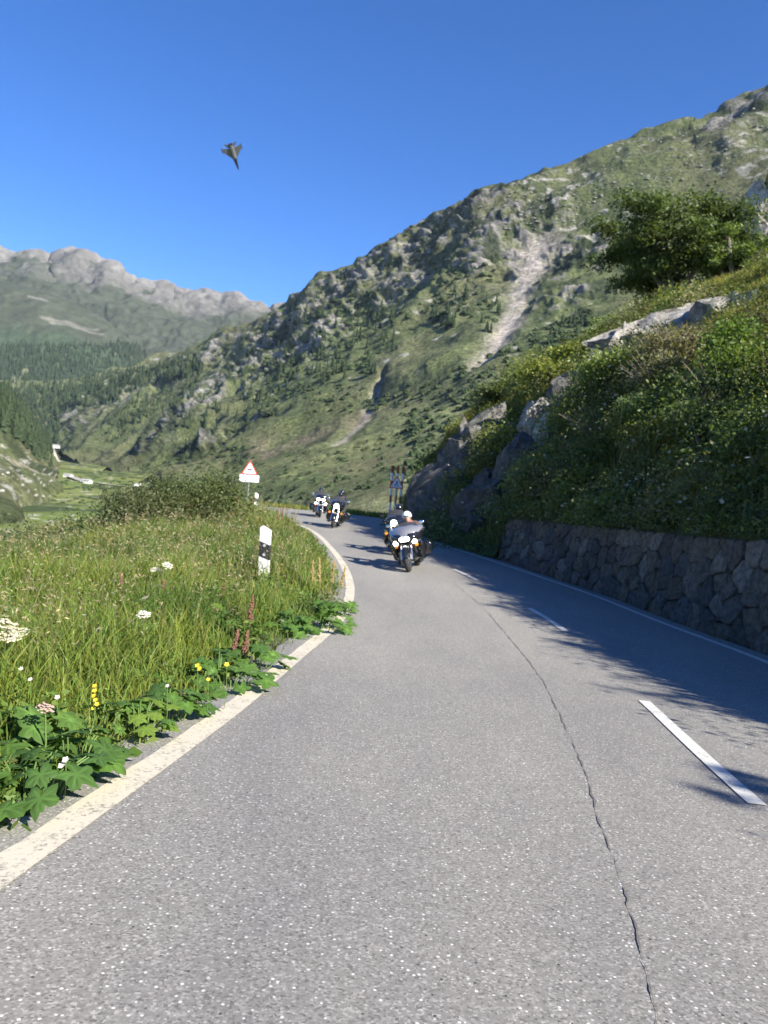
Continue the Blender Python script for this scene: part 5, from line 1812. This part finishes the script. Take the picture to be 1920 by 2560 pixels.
forest('ridge_forest', 'dark conifer forest covering the ridge above the valley end', [
    (0, 260, 838, 880, 480, hit_main, 12, 20, -0.06), (30, 130, 870, 950, 260, hit_main, 12, 20, 0.3), (250, 440, 790, 830, 190, hit_main, 10, 17, -0.25), (230, 330, 870, 930, 90, hit_main, 9, 14, -0.7), (330, 420, 830, 880, 60, hit_main, 9, 14, -0.5), (0, 430, 805, 840, 300, hit_main, 12, 18, -0.12)])
forest('hillside_forest', 'conifer forest on the left slope of the valley', [(0, 112, 850, 970, 270, hit_left, 9, 15, 0.9), (-80, 20, 800, 900, 120, hit_left, 9, 15, 0.9)])
forest('far_forest', 'bluish forest band on the far mountain foot', [(-60, 330, 745, 850, 1500, hit_sp, 16, 26), (250, 345, 760, 800, 120, hit_sp, 14, 22, 0.6)])
forest('slope_scrub', 'scattered dwarf pines and scrub on the lower mountain slopes', [(540, 900, 960, 1075, 170, hit_main, 0.9, 2.4, -0.25), (880, 1250, 760, 960, 360, hit_main, 1.5, 4.0, -0.5), (1150, 1290, 690, 780, 120, hit_main, 2, 4, -0.4), (300, 560, 980, 1050, 110, hit_main, 1.5, 3.5, -0.2), (860, 1080, 560, 700, 90, hit_main, 2, 5), (640, 900, 830, 900, 60, hit_main, 2, 4), (560, 800, 640, 860, 150, hit_main, 3, 6, -0.5), (820, 1000, 480, 640, 50, hit_main, 2, 5, -0.4)], SCRUB)
STONES = [(v * np.array([1, 1, 0.9]), f, np.tile((0.30, 0.29, 0.265), (len(v), 1))) for v, f, c_ in SCRUB]
forest('slope_boulders', 'pale boulders strewn over the upper mountain pasture', [(1080, 1659, 300, 420, 260, hit_main, 0.9, 2.4, -0.28), (1000, 1300, 420, 500, 140, hit_main, 0.9, 2.2, -0.2), (1300, 1659, 280, 480, 90, hit_main, 0.8, 1.8, -0.2), (0, 110, 1020, 1075, 26, hit_left, 0.4, 0.9)], STONES)
forest('valley_scrub', 'scattered dark scrub on the valley floor', [(100, 420, 1015, 1060, 120, hit_floor, 1.2, 3.0), (60, 330, 1050, 1090, 90, hit_floor, 0.8, 2.0)], SCRUB)

# ------------------------------------------------------------------ valley road, buildings, van
def ribbon(name, qs, width, mat, hit, lift=0.5):
    pts = [hit(*q) for q in qs]
    pts = np.array([p for p in pts if p is not None])
    if len(pts) < 2: return
    pl = spline(pts, 8)
    t_ = np.gradient(pl, axis=0); n_ = np.stack([t_[:, 1], -t_[:, 0], np.zeros(len(pl))], 1); n_ /= np.linalg.norm(n_, axis=1)[:, None] + 1e-9
    A, B = pl - n_ * width / 2, pl + n_ * width / 2
    Vr = np.stack([A, B], 1).reshape(-1, 3) + np.array([0, 0, lift])
    k = np.arange(len(pl) - 1) * 2
    tag(obj(name, mesh_np(name, Vr, np.stack([k, k + 1, k + 3, k + 2], 1)), mat), kind='structure')


M['pale_road'] = plain('pale_valley_road', (0.33, 0.31, 0.28), 0.9, var=0.12, vscale=0.3)
def hit_any(x, y):
    best = None
    for hh_ in (hit_floor, hit_main, hit_left):
        p = hh_(x, y)
        if p is not None and (best is None or p[1] < best[1]): best = p
    return best
ribbon('valley_road', [(150, 1030), (180, 1041), (210, 1045), (250, 1050), (297, 1053), (360, 1052), (420, 1050)], 9, M['pale_road'], hit_any, 1.2)
ribbon('valley_road', [(112, 966), (116, 978), (121, 990), (127, 999)], 7, M['pale_road'], hit_any, 0.8)


def house(label, xq, yq, size, rz, roofc):
    h = hit_any(xq, yq)
    root = empty('valley_building', Vector(h), (0, 0, rz))
    tag(root, label, 'building')
    w, d, hh = size
    MB().box((0, 0, hh / 2), (w, d, hh)).build('wall', M['white_paint'], root, False)
    MB().add([(-w * .55, -d * .6, hh), (w * .55, -d * .6, hh), (w * .55, d * .6, hh), (-w * .55, d * .6, hh), (-w * .5, 0, hh * 1.5), (w * .5, 0, hh * 1.5)], [(0, 1, 5, 4), (2, 3, 4, 5), (0, 4, 3), (1, 2, 5), (0, 3, 2, 1)]).build('roof', roofc, root, False)
    for x in (-w * .28, 0, w * .28):
        MB().box((x, -d / 2 - 0.02, hh * .55), (w * .1, 0.1, hh * .3)).build('window', M['black_plastic'], root, False)


M['roof_grey'] = plain('grey_roof', (0.32, 0.31, 0.30), 0.8, var=0.1)
house('tiny white building at the end of the valley road', 119, 968, (16, 10, 5), 0.1, M['roof_grey'])
house('pale building beside the valley road under the left slope', 147, 1031, (10, 6, 3), -0.2, M['roof_grey'])
house('pale hut where the valley road comes out of the scrub', 186, 1044, (10, 6, 3), -0.2, M['roof_grey'])
h = hit_any(297, 1053)
van = empty('white_van', Vector(h) + Vector((0, 0, 1.3)), (0, 0, 0.1)); tag(van, 'tiny white van on the pale valley road', 'van')
MB().loft([[(x, y * 1.05, z) for y, z in ((-1, 0.4), (1, 0.4), (1, zt), (-1, zt))] for x, zt in ((-3, 1.3), (-2.6, 1.5), (-1.7, 2.6), (2.9, 2.6), (3.0, 2.3))]).build('body', M['white_paint'], van, False)
for x in (-1.9, 1.9):
    for y in (-1.06, 1.06): MB().tube([(x, y - 0.1, 0.36), (x, y + 0.1, 0.36)], 0.36, 10).build('wheel', M['black_plastic'], van)
MB().box((0.2, -1.06, 1.95), (4, 0.03, 0.6)).build('window', M['black_plastic'], van, False)
# ==BIKES==
# ------------------------------------------------------------------ riders
def body_mesh(bones, voxel=0.016):
    """one continuous skin over tapered limbs; colour by nearest limb"""
    mb = MB()
    for p0, r0, p1, r1, c in bones:
        p0, p1 = Vector(p0), Vector(p1)
        n = 6
        ts = [-r0 / max((p1 - p0).length, 1e-4)] 
        ax = (p1 - p0); ln = ax.length; ax = ax.normalized() if ln > 1e-5 else Vector((0, 0, 1))
        pts, rs = [], []
        for k in range(4):
            w = math.pi / 2 * (1 - k / 4); pts.append(p0 - ax * r0 * math.sin(w)); rs.append(max(r0 * math.cos(w), 0.001))
        pts += [p0, p1]; rs += [r0, r1]
        for k in range(1, 5):
            w = math.pi / 2 * k / 4; pts.append(p1 + ax * r1 * math.sin(w)); rs.append(max(r1 * math.cos(w), 0.001))
        mb.tube(pts, rs, 12)
    me = mb.mesh('raw')
    bm = bmesh.new(); bm.from_mesh(me); bmesh.ops.recalc_face_normals(bm, faces=bm.faces); bm.to_mesh(me); bm.free()
    o = bpy.data.objects.new('raw', me); COL.objects.link(o)
    r = o.modifiers.new('r', 'REMESH'); r.mode = 'VOXEL'; r.voxel_size = voxel; r.use_smooth_shade = True
    s = o.modifiers.new('s', 'SMOOTH'); s.iterations = 4; s.factor = 0.5
    out = bpy.data.meshes.new_from_object(o.evaluated_get(bpy.context.evaluated_depsgraph_get()))
    bpy.data.objects.remove(o)
    n = len(out.vertices)
    co = np.empty(n * 3, np.float32); out.vertices.foreach_get('co', co); co = co.reshape(-1, 3)
    best = np.full(n, 1e9); col = np.zeros((n, 4), np.float32); col[:, 3] = 1
    for p0, r0, p1, r1, c in bones:
        a, b2 = np.array(p0), np.array(p1); d = b2 - a; dd = max(d @ d, 1e-8)
        t = np.clip(((co - a) @ d) / dd, 0, 1)
        dist = np.linalg.norm(co - (a + t[:, None] * d), axis=1) - (r0 + (r1 - r0) * t)
        m2 = dist < best; best = np.where(m2, dist, best); col[m2, :3] = c
    at = out.attributes.new('Col', 'FLOAT_COLOR', 'POINT'); at.data.foreach_set('color', col.ravel())
    out.polygons.foreach_set('use_smooth', np.ones(len(out.polygons), bool))
    out.name = 'person'
    return out


SKIN = (0.50, 0.28, 0.20)
def rider_bones(jacket, sleeve, jeans, boots, chest):
    B = []
    B.append(((0, .28, .84), .150, (0, .26, .98), .150, jacket))
    B.append(((0, .25, 1.0), .150, (0, .17, 1.17), .165, chest))
    for s in (-1, 1):
        B.append(((s * .07, .20, 1.13), .120, (s * .15, .16, 1.19), .085, chest))
        B.append(((s * .18, .16, 1.20), .078, (s * .33, .02, 1.03), .058, sleeve))
        B.append(((s * .33, .02, 1.03), .055, (s * .385, -.24, 1.02), .038, sleeve))
        B.append(((s * .385, -.26, 1.02), .038, (s * .39, -.315, 1.025), .036, boots))       # palm
        for k in range(4):                                                                     # fingers round the grip
            x = s * (.362 + .020 * k); l = (.0, .006, .004, -.004)[k]
            B.append(((x, -.325, 1.045), .0125, (x, -.362 - l, 1.040), .0115, boots))
            B.append(((x, -.362 - l, 1.040), .0115, (x, -.366 - l, 1.005), .0105, boots))
        B.append(((s * .355, -.275, 1.015), .013, (s * .345, -.315, .99), .0115, boots))       # thumb
        B.append(((s * .09, .27, .80), .115, (s * .235, -.14, .76), .085, jeans))
        B.append(((s * .235, -.14, .76), .080, (s * .26, -.27, .36), .058, jeans))
        B.append(((s * .26, -.27, .34), .060, (s * .27, -.30, .27), .055, boots))
        B.append(((s * .27, -.30, .25), .050, (s * .275, -.45, .245), .040, boots))
    B.append(((0, .15, 1.22), .062, (0, .12, 1.31), .056, SKIN))
    B.append(((0, .095, 1.375), .088, (0, .105, 1.435), .092, SKIN))
    B.append(((0, .06, 1.335), .052, (0, .055, 1.33), .05, SKIN))                               # chin
    B.append(((0, .012, 1.385), .018, (0, .003, 1.365), .020, SKIN))                            # nose
    for s in (-1, 1): B.append(((s * .09, .11, 1.385), .020, (s * .09, .115, 1.365), .016, SKIN))
    return B


m_, N_, L_, b_ = new_mat('rider_clothes')
at_ = N_.new('ShaderNodeAttribute'); at_.attribute_name = 'Col'; L_.new(at_.outputs['Color'], b_.inputs['Base Color']); b_.inputs['Roughness'].default_value = 0.65
M['person'] = m_
BLK = (0.018, 0.018, 0.02)
PM = [body_mesh(rider_bones(BLK, (0.10, 0.055, 0.045), (0.03, 0.035, 0.05), BLK, (0.22, 0.10, 0.08))), body_mesh(rider_bones(BLK, (0.02, 0.02, 0.025), BLK, BLK, (0.022, 0.022, 0.03)))]
M['helmet_black'] = plain('helmet_black', (0.015, 0.015, 0.017), 0.18, coat=1.0)
M['helmet_white'] = plain('helmet_white', (0.78, 0.78, 0.76), 0.2, coat=1.0)
M['glasses'] = plain('dark_glass', (0.01, 0.01, 0.012), 0.08)
M['lip'] = plain('mouth', (0.30, 0.10, 0.09), 0.6)


def person(label, parent_xf, kind, helmet, dy=0.0, dz=0.0, full=False):
    root = obj('person', PM[kind], M['person'])
    root.matrix_world = parent_xf @ Matrix.Translation((0, dy, dz))
    tag(root, label, 'person', 'riders on the motorcycles')
    hm = MB().ball((0, .112, 1.415), (.128, .145, .135), 18, 9, -0.25 if not full else -0.75)
    hm.build('helmet', helmet, root)
    MB().ball((0, .0, 1.412), (.085, .040, .030), 12, 6).build('sunglasses', M['glasses'], root)
    MB().ball((0, .010, 1.342), (.028, .012, .008), 8, 4).build('mouth', M['lip'], root)
    return root


# ------------------------------------------------------------------ motorcycles (front towards -Y)
M['tyre'] = plain('tyre_rubber', (0.022, 0.022, 0.023), 0.85)
M['chrome'] = plain('chrome', (0.82, 0.82, 0.82), 0.12, 1.0)
M['black_gloss'] = plain('black_gloss_paint', (0.012, 0.012, 0.014), 0.12, coat=1.0)
M['silver_paint'] = plain('silver_paint', (0.28, 0.28, 0.295), 0.22, 0.4, coat=1.0)
M['engine'] = plain('engine_metal', (0.16, 0.16, 0.165), 0.4, 0.8, var=0.3, vscale=18)
M['saddle'] = plain('black_leather', (0.02, 0.019, 0.018), 0.5)
M['amber'] = plain('amber_lens', (0.75, 0.22, 0.02), 0.25, emit=0.35)
M['lamp_white'] = plain('lit_headlamp', (1.0, 0.97, 0.9), 0.2, emit=6.0)
M['lamp_yellow'] = plain('lit_yellow_headlamp', (1.0, 0.95, 0.62), 0.2, emit=6.0)
M['plate_white'] = plain('white_plate', (0.75, 0.74, 0.70), 0.5)
m_, N_, L_, b_ = new_mat('windshield')
b_.inputs['Base Color'].default_value = (0.10, 0.105, 0.115, 1); b_.inputs['Transmission Weight'].default_value = 0.6; b_.inputs['Roughness'].default_value = 0.05
M['windshield'] = m_


def sring(y, w, z0, z1, n=20, pw=2.6, xo=0.0):
    """super-ellipse ring in the x,z plane at depth y"""
    out = []
    cz, hz = (z0 + z1) / 2, (z1 - z0) / 2
    for k in range(n):
        a = 2 * math.pi * k / n
        c_, s_ = math.cos(a), math.sin(a)
        out.append((xo + w / 2 * math.copysign(abs(c_) ** (2 / pw), c_), y, cz + hz * math.copysign(abs(s_) ** (2 / pw), s_)))
    return out


def wheel(root, y, R, name, w=0.062):
    t = empty(name, (0, y, R)); t.parent = root
    MB().torus((0, 0, 0), R - w, w, 'x', 30, 10).build('tyre', M['tyre'], t)
    rim = MB().torus((0, 0, 0), R - w * 1.9, 0.022, 'x', 26, 6)
    rim.tube([(-.07, 0, 0), (.07, 0, 0)], 0.05, 12)
    for k in range(9):
        a = 6.28 * k / 9
        rim.tube([(0, 0.04 * math.cos(a), 0.04 * math.sin(a)), (0, (R - w * 1.9) * math.cos(a), (R - w * 1.9) * math.sin(a))], 0.012, 5)
    rim.build('rim', M['chrome'], t)
    d = MB().tube([(-.055, 0, 0), (-.048, 0, 0)], R * 0.46, 18)
    d.tube([(.048, 0, 0), (.055, 0, 0)], R * 0.46, 18)
    d.build('brake_disc', M['engine'], t)
    return t


def arc_shell(R, w, a0, a1, y, z, th=0.012, n=12):
    rings = []
    for k in range(n + 1):
        a = a0 + (a1 - a0) * k / n
        c_, s_ = math.cos(a), math.sin(a)
        ring = []
        for x, dr in ((-w, -0.05), (-w * .9, 0.0), (-w * .45, 0.022), (0, 0.03), (w * .45, 0.022), (w * .9, 0.0), (w, -0.05), (w * .85, -0.05 - th), (w * .4, 0.008), (0, 0.015), (-w * .4, 0.008), (-w * .85, -0.05 - th)):
            ring.append((x, y + (R + dr) * c_, z + (R + dr) * s_))
        rings.append(ring)
    return MB().loft(rings)


def motorcycle(label, loc, heading, lean, style):
    root = empty('motorcycle', loc)
    root.rotation_mode = 'QUATERNION'
    root.rotation_quaternion = (Matrix.Rotation(heading, 3, 'Z') @ Matrix.Rotation(lean, 3, 'Y')).to_quaternion()
    tag(root, label, 'motorcycle', 'motorcycles coming round the bend')
    body = M['black_gloss']
    wheel(root, -0.86, 0.325, 'front_wheel'); wheel(root, 0.80, 0.315, 'rear_wheel', 0.075)
    arc_shell(0.345, 0.085, rad(35), rad(170), -0.86, 0.325).build('front_fender', body, root)
    MB().box((0, -1.03, .56), (.13, .02, .035)).build('fender_tip', M['plate_white'], root, False)
    arc_shell(0.34, 0.12, rad(10), rad(165), 0.80, 0.33).build('rear_fender', body, root)
    for s in (-1, 1):
        f = MB().tube([(s * .115, -0.86, .32), (s * .115, -.74, .60), (s * .115, -.55, 1.0)], [.038, .036, .026], 10)
        f.build('fork', M['chrome'], root)
    # engine, frame and exhaust
    e = MB()
    for yy, tl in ((-.10, -.35), (.14, .35)):
        for k in range(5):
            e.tube([(-.11, yy + tl * .05 * k, .48 + .045 * k), (.11, yy + tl * .05 * k, .48 + .045 * k)], .085 - .004 * k, 10)
    e.loft([sring(-.30, .30, .22, .46), sring(0, .36, .20, .50), sring(.34, .34, .22, .48)])
    e.build('engine', M['engine'], root)
    for s in (-1, 1):
        MB().tube([(s * .20, -.20, .42), (s * .25, 0, .25), (s * .27, .5, .25), (s * .28, 1.15, .28)], [.03, .035, .05, .05], 10).build('exhaust', M['chrome'], root)
        MB().tube([(s * .10, -.36, .30), (s * .36, -.40, .30), (s * .39, -.40, .45), (s * .33, -.40, .64), (s * .10, -.38, .70)], .017, 7).build('crash_bar', M['chrome'], root)
        MB().box((s * .30, -.30, .25), (.11, .34, .02)).build('footboard', M['black_plastic'], root, False)
        # saddlebags
        MB().loft([sring(.42, .14, .36, .60, xo=s * .36), sring(.46, .22, .30, .66, xo=s * .37), sring(.80, .23, .29, .68, xo=s * .375), sring(1.08, .20, .33, .64, xo=s * .37), sring(1.13, .12, .40, .58, xo=s * .365)]).build('saddlebag', body, root)
    MB().loft([sring(-.42, .10, .76, .84), sring(-.34, .24, .68, .90), sring(-.12, .34, .66, .94), sring(.10, .30, .66, .88), sring(.22, .18, .68, .80)]).build('tank', style['tank'], root)
    MB().loft([sring(.08, .20, .68, .76), sring(.20, .36, .64, .78), sring(.42, .36, .66, .76), sring(.52, .30, .70, .84), sring(.88, .26, .74, .86), sring(.98, .16, .76, .84)]).build('saddle', M['saddle'], root)
    hb_ = MB().tube([(-.46, -.30, 1.03), (-.36, -.36, 1.03), (-.22, -.46, 1.06), (0, -.50, 1.0), (.22, -.46, 1.06), (.36, -.36, 1.03), (.46, -.30, 1.03)], .016, 8)
    hb_.build('handlebar', M['chrome'], root)
    for s in (-1, 1):
        MB().tube([(s * .36, -.36, 1.03), (s * .46, -.30, 1.03)], .022, 8).build('grip', M['black_plastic'], root)
        mr = MB().tube([(s * .34, -.38, 1.04), (s * .40, -.42, 1.17)], .008, 6).ball((s * .42, -.43, 1.20), (.075, .02, .045), 12, 6)
        mr.build('mirror', style['mirror'], root)
        MB().tube([(s * .26, -.66, .66), (s * .26, -.71, .66)], [.045, .038], 10).build('turn_signal', M['amber'], root)
    if style['kind'] == 'nose':
        # wide frame-mounted fairing: dark lower shell with lamps, pale upper hood, low screen
        MB().loft([sring(-.88, .34, .76, .90), sring(-.84, .52, .72, .96), sring(-.70, .74, .70, 1.02), sring(-.52, .84, .72, 1.06), sring(-.34, .80, .80, 1.04)]).build('fairing', body, root)
        hood = []
        for y, w, zc, th in ((-.90, .30, .905, .03), (-.82, .60, .975, .05), (-.66, .80, 1.055, .05), (-.48, .88, 1.115, .05), (-.34, .86, 1.15, .03)):
            hood.append([(w / 2 * math.cos(a), y + .10 * abs(math.cos(a)) ** 2, zc + th * math.sin(a) - .05 * abs(math.cos(a)) ** 2) for a in [2 * math.pi * k / 20 for k in range(20)]])
        MB().loft(hood).build('hood', style['hood'], root)
        MB().loft([[(x, -.52 + .10 * abs(x) + t, 1.13) for x in (-.30, -.15, 0, .15, .30)] + [(x, -.50 + .10 * abs(x) + t, 1.13) for x in (.30, .15, 0, -.15, -.30)] if False else [(-.32, -.46, 1.12), (0, -.54, 1.14), (.32, -.46, 1.12), (.32, -.45, 1.12), (0, -.53, 1.14), (-.32, -.45, 1.12)], [(-.24, -.36, 1.22), (0, -.42, 1.25), (.24, -.36, 1.22), (.24, -.35, 1.22), (0, -.41, 1.25), (-.24, -.35, 1.22)]]).build('windscreen', M['windshield'], root)
        MB().loft([sring(-.905, .20, .79, .87, 16, 3), sring(-.89, .26, .77, .89, 16, 3), sring(-.86, .26, .77, .89, 16, 3)]).build('headlight', M['lamp_white'], root)
        for s in (-1, 1):
            MB().tube([(s * .24, -.80, .75), (s * .24, -.85, .75)], [.055, .058], 14).build('passing_lamp', M['lamp_white'], root)
            MB().tube([(s * .24, -.70, .75), (s * .24, -.80, .75)], [.03, .06], 14).build('lamp_shell', M['chrome'], root)
            MB().loft([sring(-.50, .05, .34, .66, 14, 2.4, s * .34), sring(-.44, .16, .30, .74, 14, 2.4, s * .34), sring(-.36, .16, .32, .72, 14, 2.4, s * .34)]).build('leg_shield', body, root)
    else:
        # handlebar fairing with a round lamp and tall screen
        MB().loft([sring(-.66, .30, .88, 1.06), sring(-.60, .56, .84, 1.16), sring(-.46, .68, .84, 1.20), sring(-.38, .66, .88, 1.18)]).build('fairing', body, root)
        MB().loft([[(-.28, -.46, 1.18), (0, -.56, 1.20), (.28, -.46, 1.18), (.28, -.45, 1.18), (0, -.55, 1.20), (-.28, -.45, 1.18)], [(-.22, -.34, 1.34), (0, -.42, 1.38), (.22, -.34, 1.34), (.22, -.33, 1.34), (0, -.41, 1.38), (-.22, -.33, 1.34)]]).build('windscreen', M['windshield'], root)
        if style['kind'] == 'round':
            MB().tube([(0, -.60, .96), (0, -.70, .96)], [.08, .105], 18).build('headlight', M['lamp_yellow'], root)
            MB().torus((0, -.70, .96), .105, .014, 'y', 20, 6).build('lamp_ring', M['chrome'], root)
        else:
            for s in (-1, 1):
                MB().ball((s * .13, -.655, .93), (.10, .03, .055), 14, 6).build('headlight', M['lamp_yellow'], root)
        for s in (-1, 1):
            MB().tube([(s * .26, -.62, .72), (s * .26, -.70, .72)], [.04, .055], 12).build('fog_lamp', style['fog'], root)
            MB().loft([sring(-.50, .05, .34, .66, 14, 2.4, s * .34), sring(-.44, .16, .30, .74, 14, 2.4, s * .34), sring(-.36, .16, .32, .72, 14, 2.4, s * .34)]).build('leg_shield', body, root)
    return root


def xf(loc, heading, lean):
    return Matrix.Translation(loc) @ (Matrix.Rotation(heading, 3, 'Z') @ Matrix.Rotation(lean, 3, 'Y')).to_4x4()


ZB = float(zr(30.0))
def put(xq, yq, style, heading, lean, label, riders):
    """front wheel touches the road at the given photo position"""
    r = ray(xq, yq)
    t = (ZB - CAM[2]) / r[2]
    fw = Vector(CAM + r * t)
    off = Matrix.Rotation(heading, 3, 'Z') @ Vector((0, -0.86, 0))
    loc = Vector((fw.x - off.x, fw.y - off.y, ZB))
    motorcycle(label, loc, heading, lean, style)
    for lab, kind, helm, dy, dz_, full in riders:
        person(lab, xf(loc, heading, lean), kind, helm, dy, dz_, full)


put(884, 1236, dict(kind='nose', hood=M['silver_paint'], tank=M['silver_paint'], mirror=M['chrome']), rad(-10), rad(-13), 'front touring motorcycle with pale hood and bright headlamps, leaning into the bend',
    [('person in patterned brown jacket riding the front motorcycle', 0, M['helmet_white'], 0, -0.03, False)])
put(852, 1199, dict(kind='round', tank=M['black_gloss'], mirror=M['black_gloss'], fog=M['chrome']), rad(-14), rad(-8), 'black motorcycle half hidden behind the front one',
    [('person in black with dark helmet behind the front rider', 1, M['helmet_black'], 0, 0, True)])
put(718, 1141, dict(kind='round', tank=M['black_gloss'], mirror=M['chrome'], fog=M['chrome']), rad(-4), rad(5), 'black motorcycle with one round yellow headlamp in the bend',
    [('person in black steering the motorcycle with the round headlamp', 1, M['helmet_black'], 0, 0, False), ('pillion person in black behind the rider with the round headlamp', 1, M['helmet_black'], 0.42, 0.10, False)])
put(690, 1118, dict(kind='twin', tank=M['black_gloss'], mirror=M['chrome'], fog=M['lamp_white']), rad(10), rad(2), 'rearmost black motorcycle with twin yellow headlamps',
    [('person in black on the rearmost motorcycle', 1, M['helmet_black'], 0, 0, False)])

# ------------------------------------------------------------------ jet in the sky
M['jet_grey'] = plain('jet_grey', (0.13, 0.13, 0.135), 0.45, var=0.12, vscale=0.4)
M['jet_dark'] = plain('jet_dark', (0.02, 0.018, 0.02), 0.4)
M['nozzle'] = plain('nozzle_burnt', (0.035, 0.015, 0.015), 0.6, 0.4)
jet = empty('fighter_jet', P(506, 338, 500))
tag(jet, 'small grey fighter jet nose down alone in the blue sky', 'aircraft')
# local axes: x = nose, y = left wing, z = top; seen from above and behind, diving to the lower right
nose = (0.20 * CR - 0.70 * CU + 0.68 * F0); nose = nose / np.linalg.norm(nose)
wing = -(0.97 * CR + 0.10 * CU + 0.05 * F0); wing = wing - (wing @ nose) * nose; wing /= np.linalg.norm(wing)
topv = np.cross(nose, wing)
jet.rotation_euler = Matrix(((nose[0], wing[0], topv[0]), (nose[1], wing[1], topv[1]), (nose[2], wing[2], topv[2]))).to_euler()
def yring(x, w, z0, z1, n=14, pw=2.2):
    return [(x, q[0], q[2]) for q in sring(0, w, z0, z1, n, pw)]
MB().loft([yring(9, .1, -.05, .05), yring(7.5, .9, -.5, .4), yring(5.5, 1.4, -.8, .6), yring(2, 2.4, -.9, .8), yring(-2, 3.2, -.9, .7), yring(-6, 2.6, -.7, .6), yring(-7.2, 2.2, -.6, .5)]).build('fuselage', M['jet_grey'], jet)
MB().loft([yring(9.05, .05, -.02, .02), yring(7.4, 1.05, -.60, .48), yring(4.2, 1.9, -.95, 1.0), yring(1.2, 2.75, -1.0, .95)]).build('dark_nose', M['jet_dark'], jet)
for s in (-1, 1):
    def slab(pts, th, name, mat):
        pts = [Vector(p) for p in pts]
        n_ = (pts[1] - pts[0]).cross(pts[2] - pts[0]).normalized() * th / 2
        k = len(pts)
        MB().add([p + n_ for p in pts] + [p - n_ for p in pts], [tuple(range(k)), tuple(reversed(range(k, 2 * k)))] + [(j, j + k, (j + 1) % k + k, (j + 1) % k) for j in range(k)]).build(name, mat, jet, False)
    slab([(1.6, s * 1.0, 0), (-4.0, s * 6.3, 0.1), (-6.2, s * 6.3, 0.1), (-5.2, s * 1.2, 0)], .22, 'wing', M['jet_grey'])
    slab([(-3.2, s * 6.35, .1), (-3.2, s * 6.7, .1), (-6.8, s * 6.7, .1), (-6.8, s * 6.35, .1)], .3, 'wingtip_rail', M['jet_dark'])
    slab([(-5.2, s * 1.2, 0), (-7.6, s * 3.9, 0), (-8.8, s * 3.9, 0), (-7.4, s * 1.2, 0)], .16, 'tailplane', M['jet_grey'])
    slab([(-3.0, s * 1.0, .5), (-5.8, s * 2.0, 3.3), (-7.0, s * 2.0, 3.3), (-6.4, s * 1.0, .5)], .14, 'tail_fin', M['jet_grey'])
    MB().tube([(-6.9, s * .62, 0), (-8.3, s * .62, 0)], [.62, .5], 12).build('nozzle', M['nozzle'], jet)

# ------------------------------------------------------------------ air
m_, N_, L_, b_ = new_mat('haze')
N_.remove(b_)
pv = N_.new('ShaderNodeVolumePrincipled')
pv.inputs['Color'].default_value = (0.62, 0.78, 1.0, 1)
pv.inputs['Density'].default_value = 1.8e-5
pv.inputs['Anisotropy'].default_value = 0.0
L_.new(pv.outputs[0], N_['Material Output'].inputs['Volume'])
M['haze'] = m_
hz = MB().box((0, 3200, 650), (9000, 8000, 1500)).build('haze', M['haze'], None, False)
tag(hz, 'thin bluish haze filling the valley', 'haze', kind='stuff')
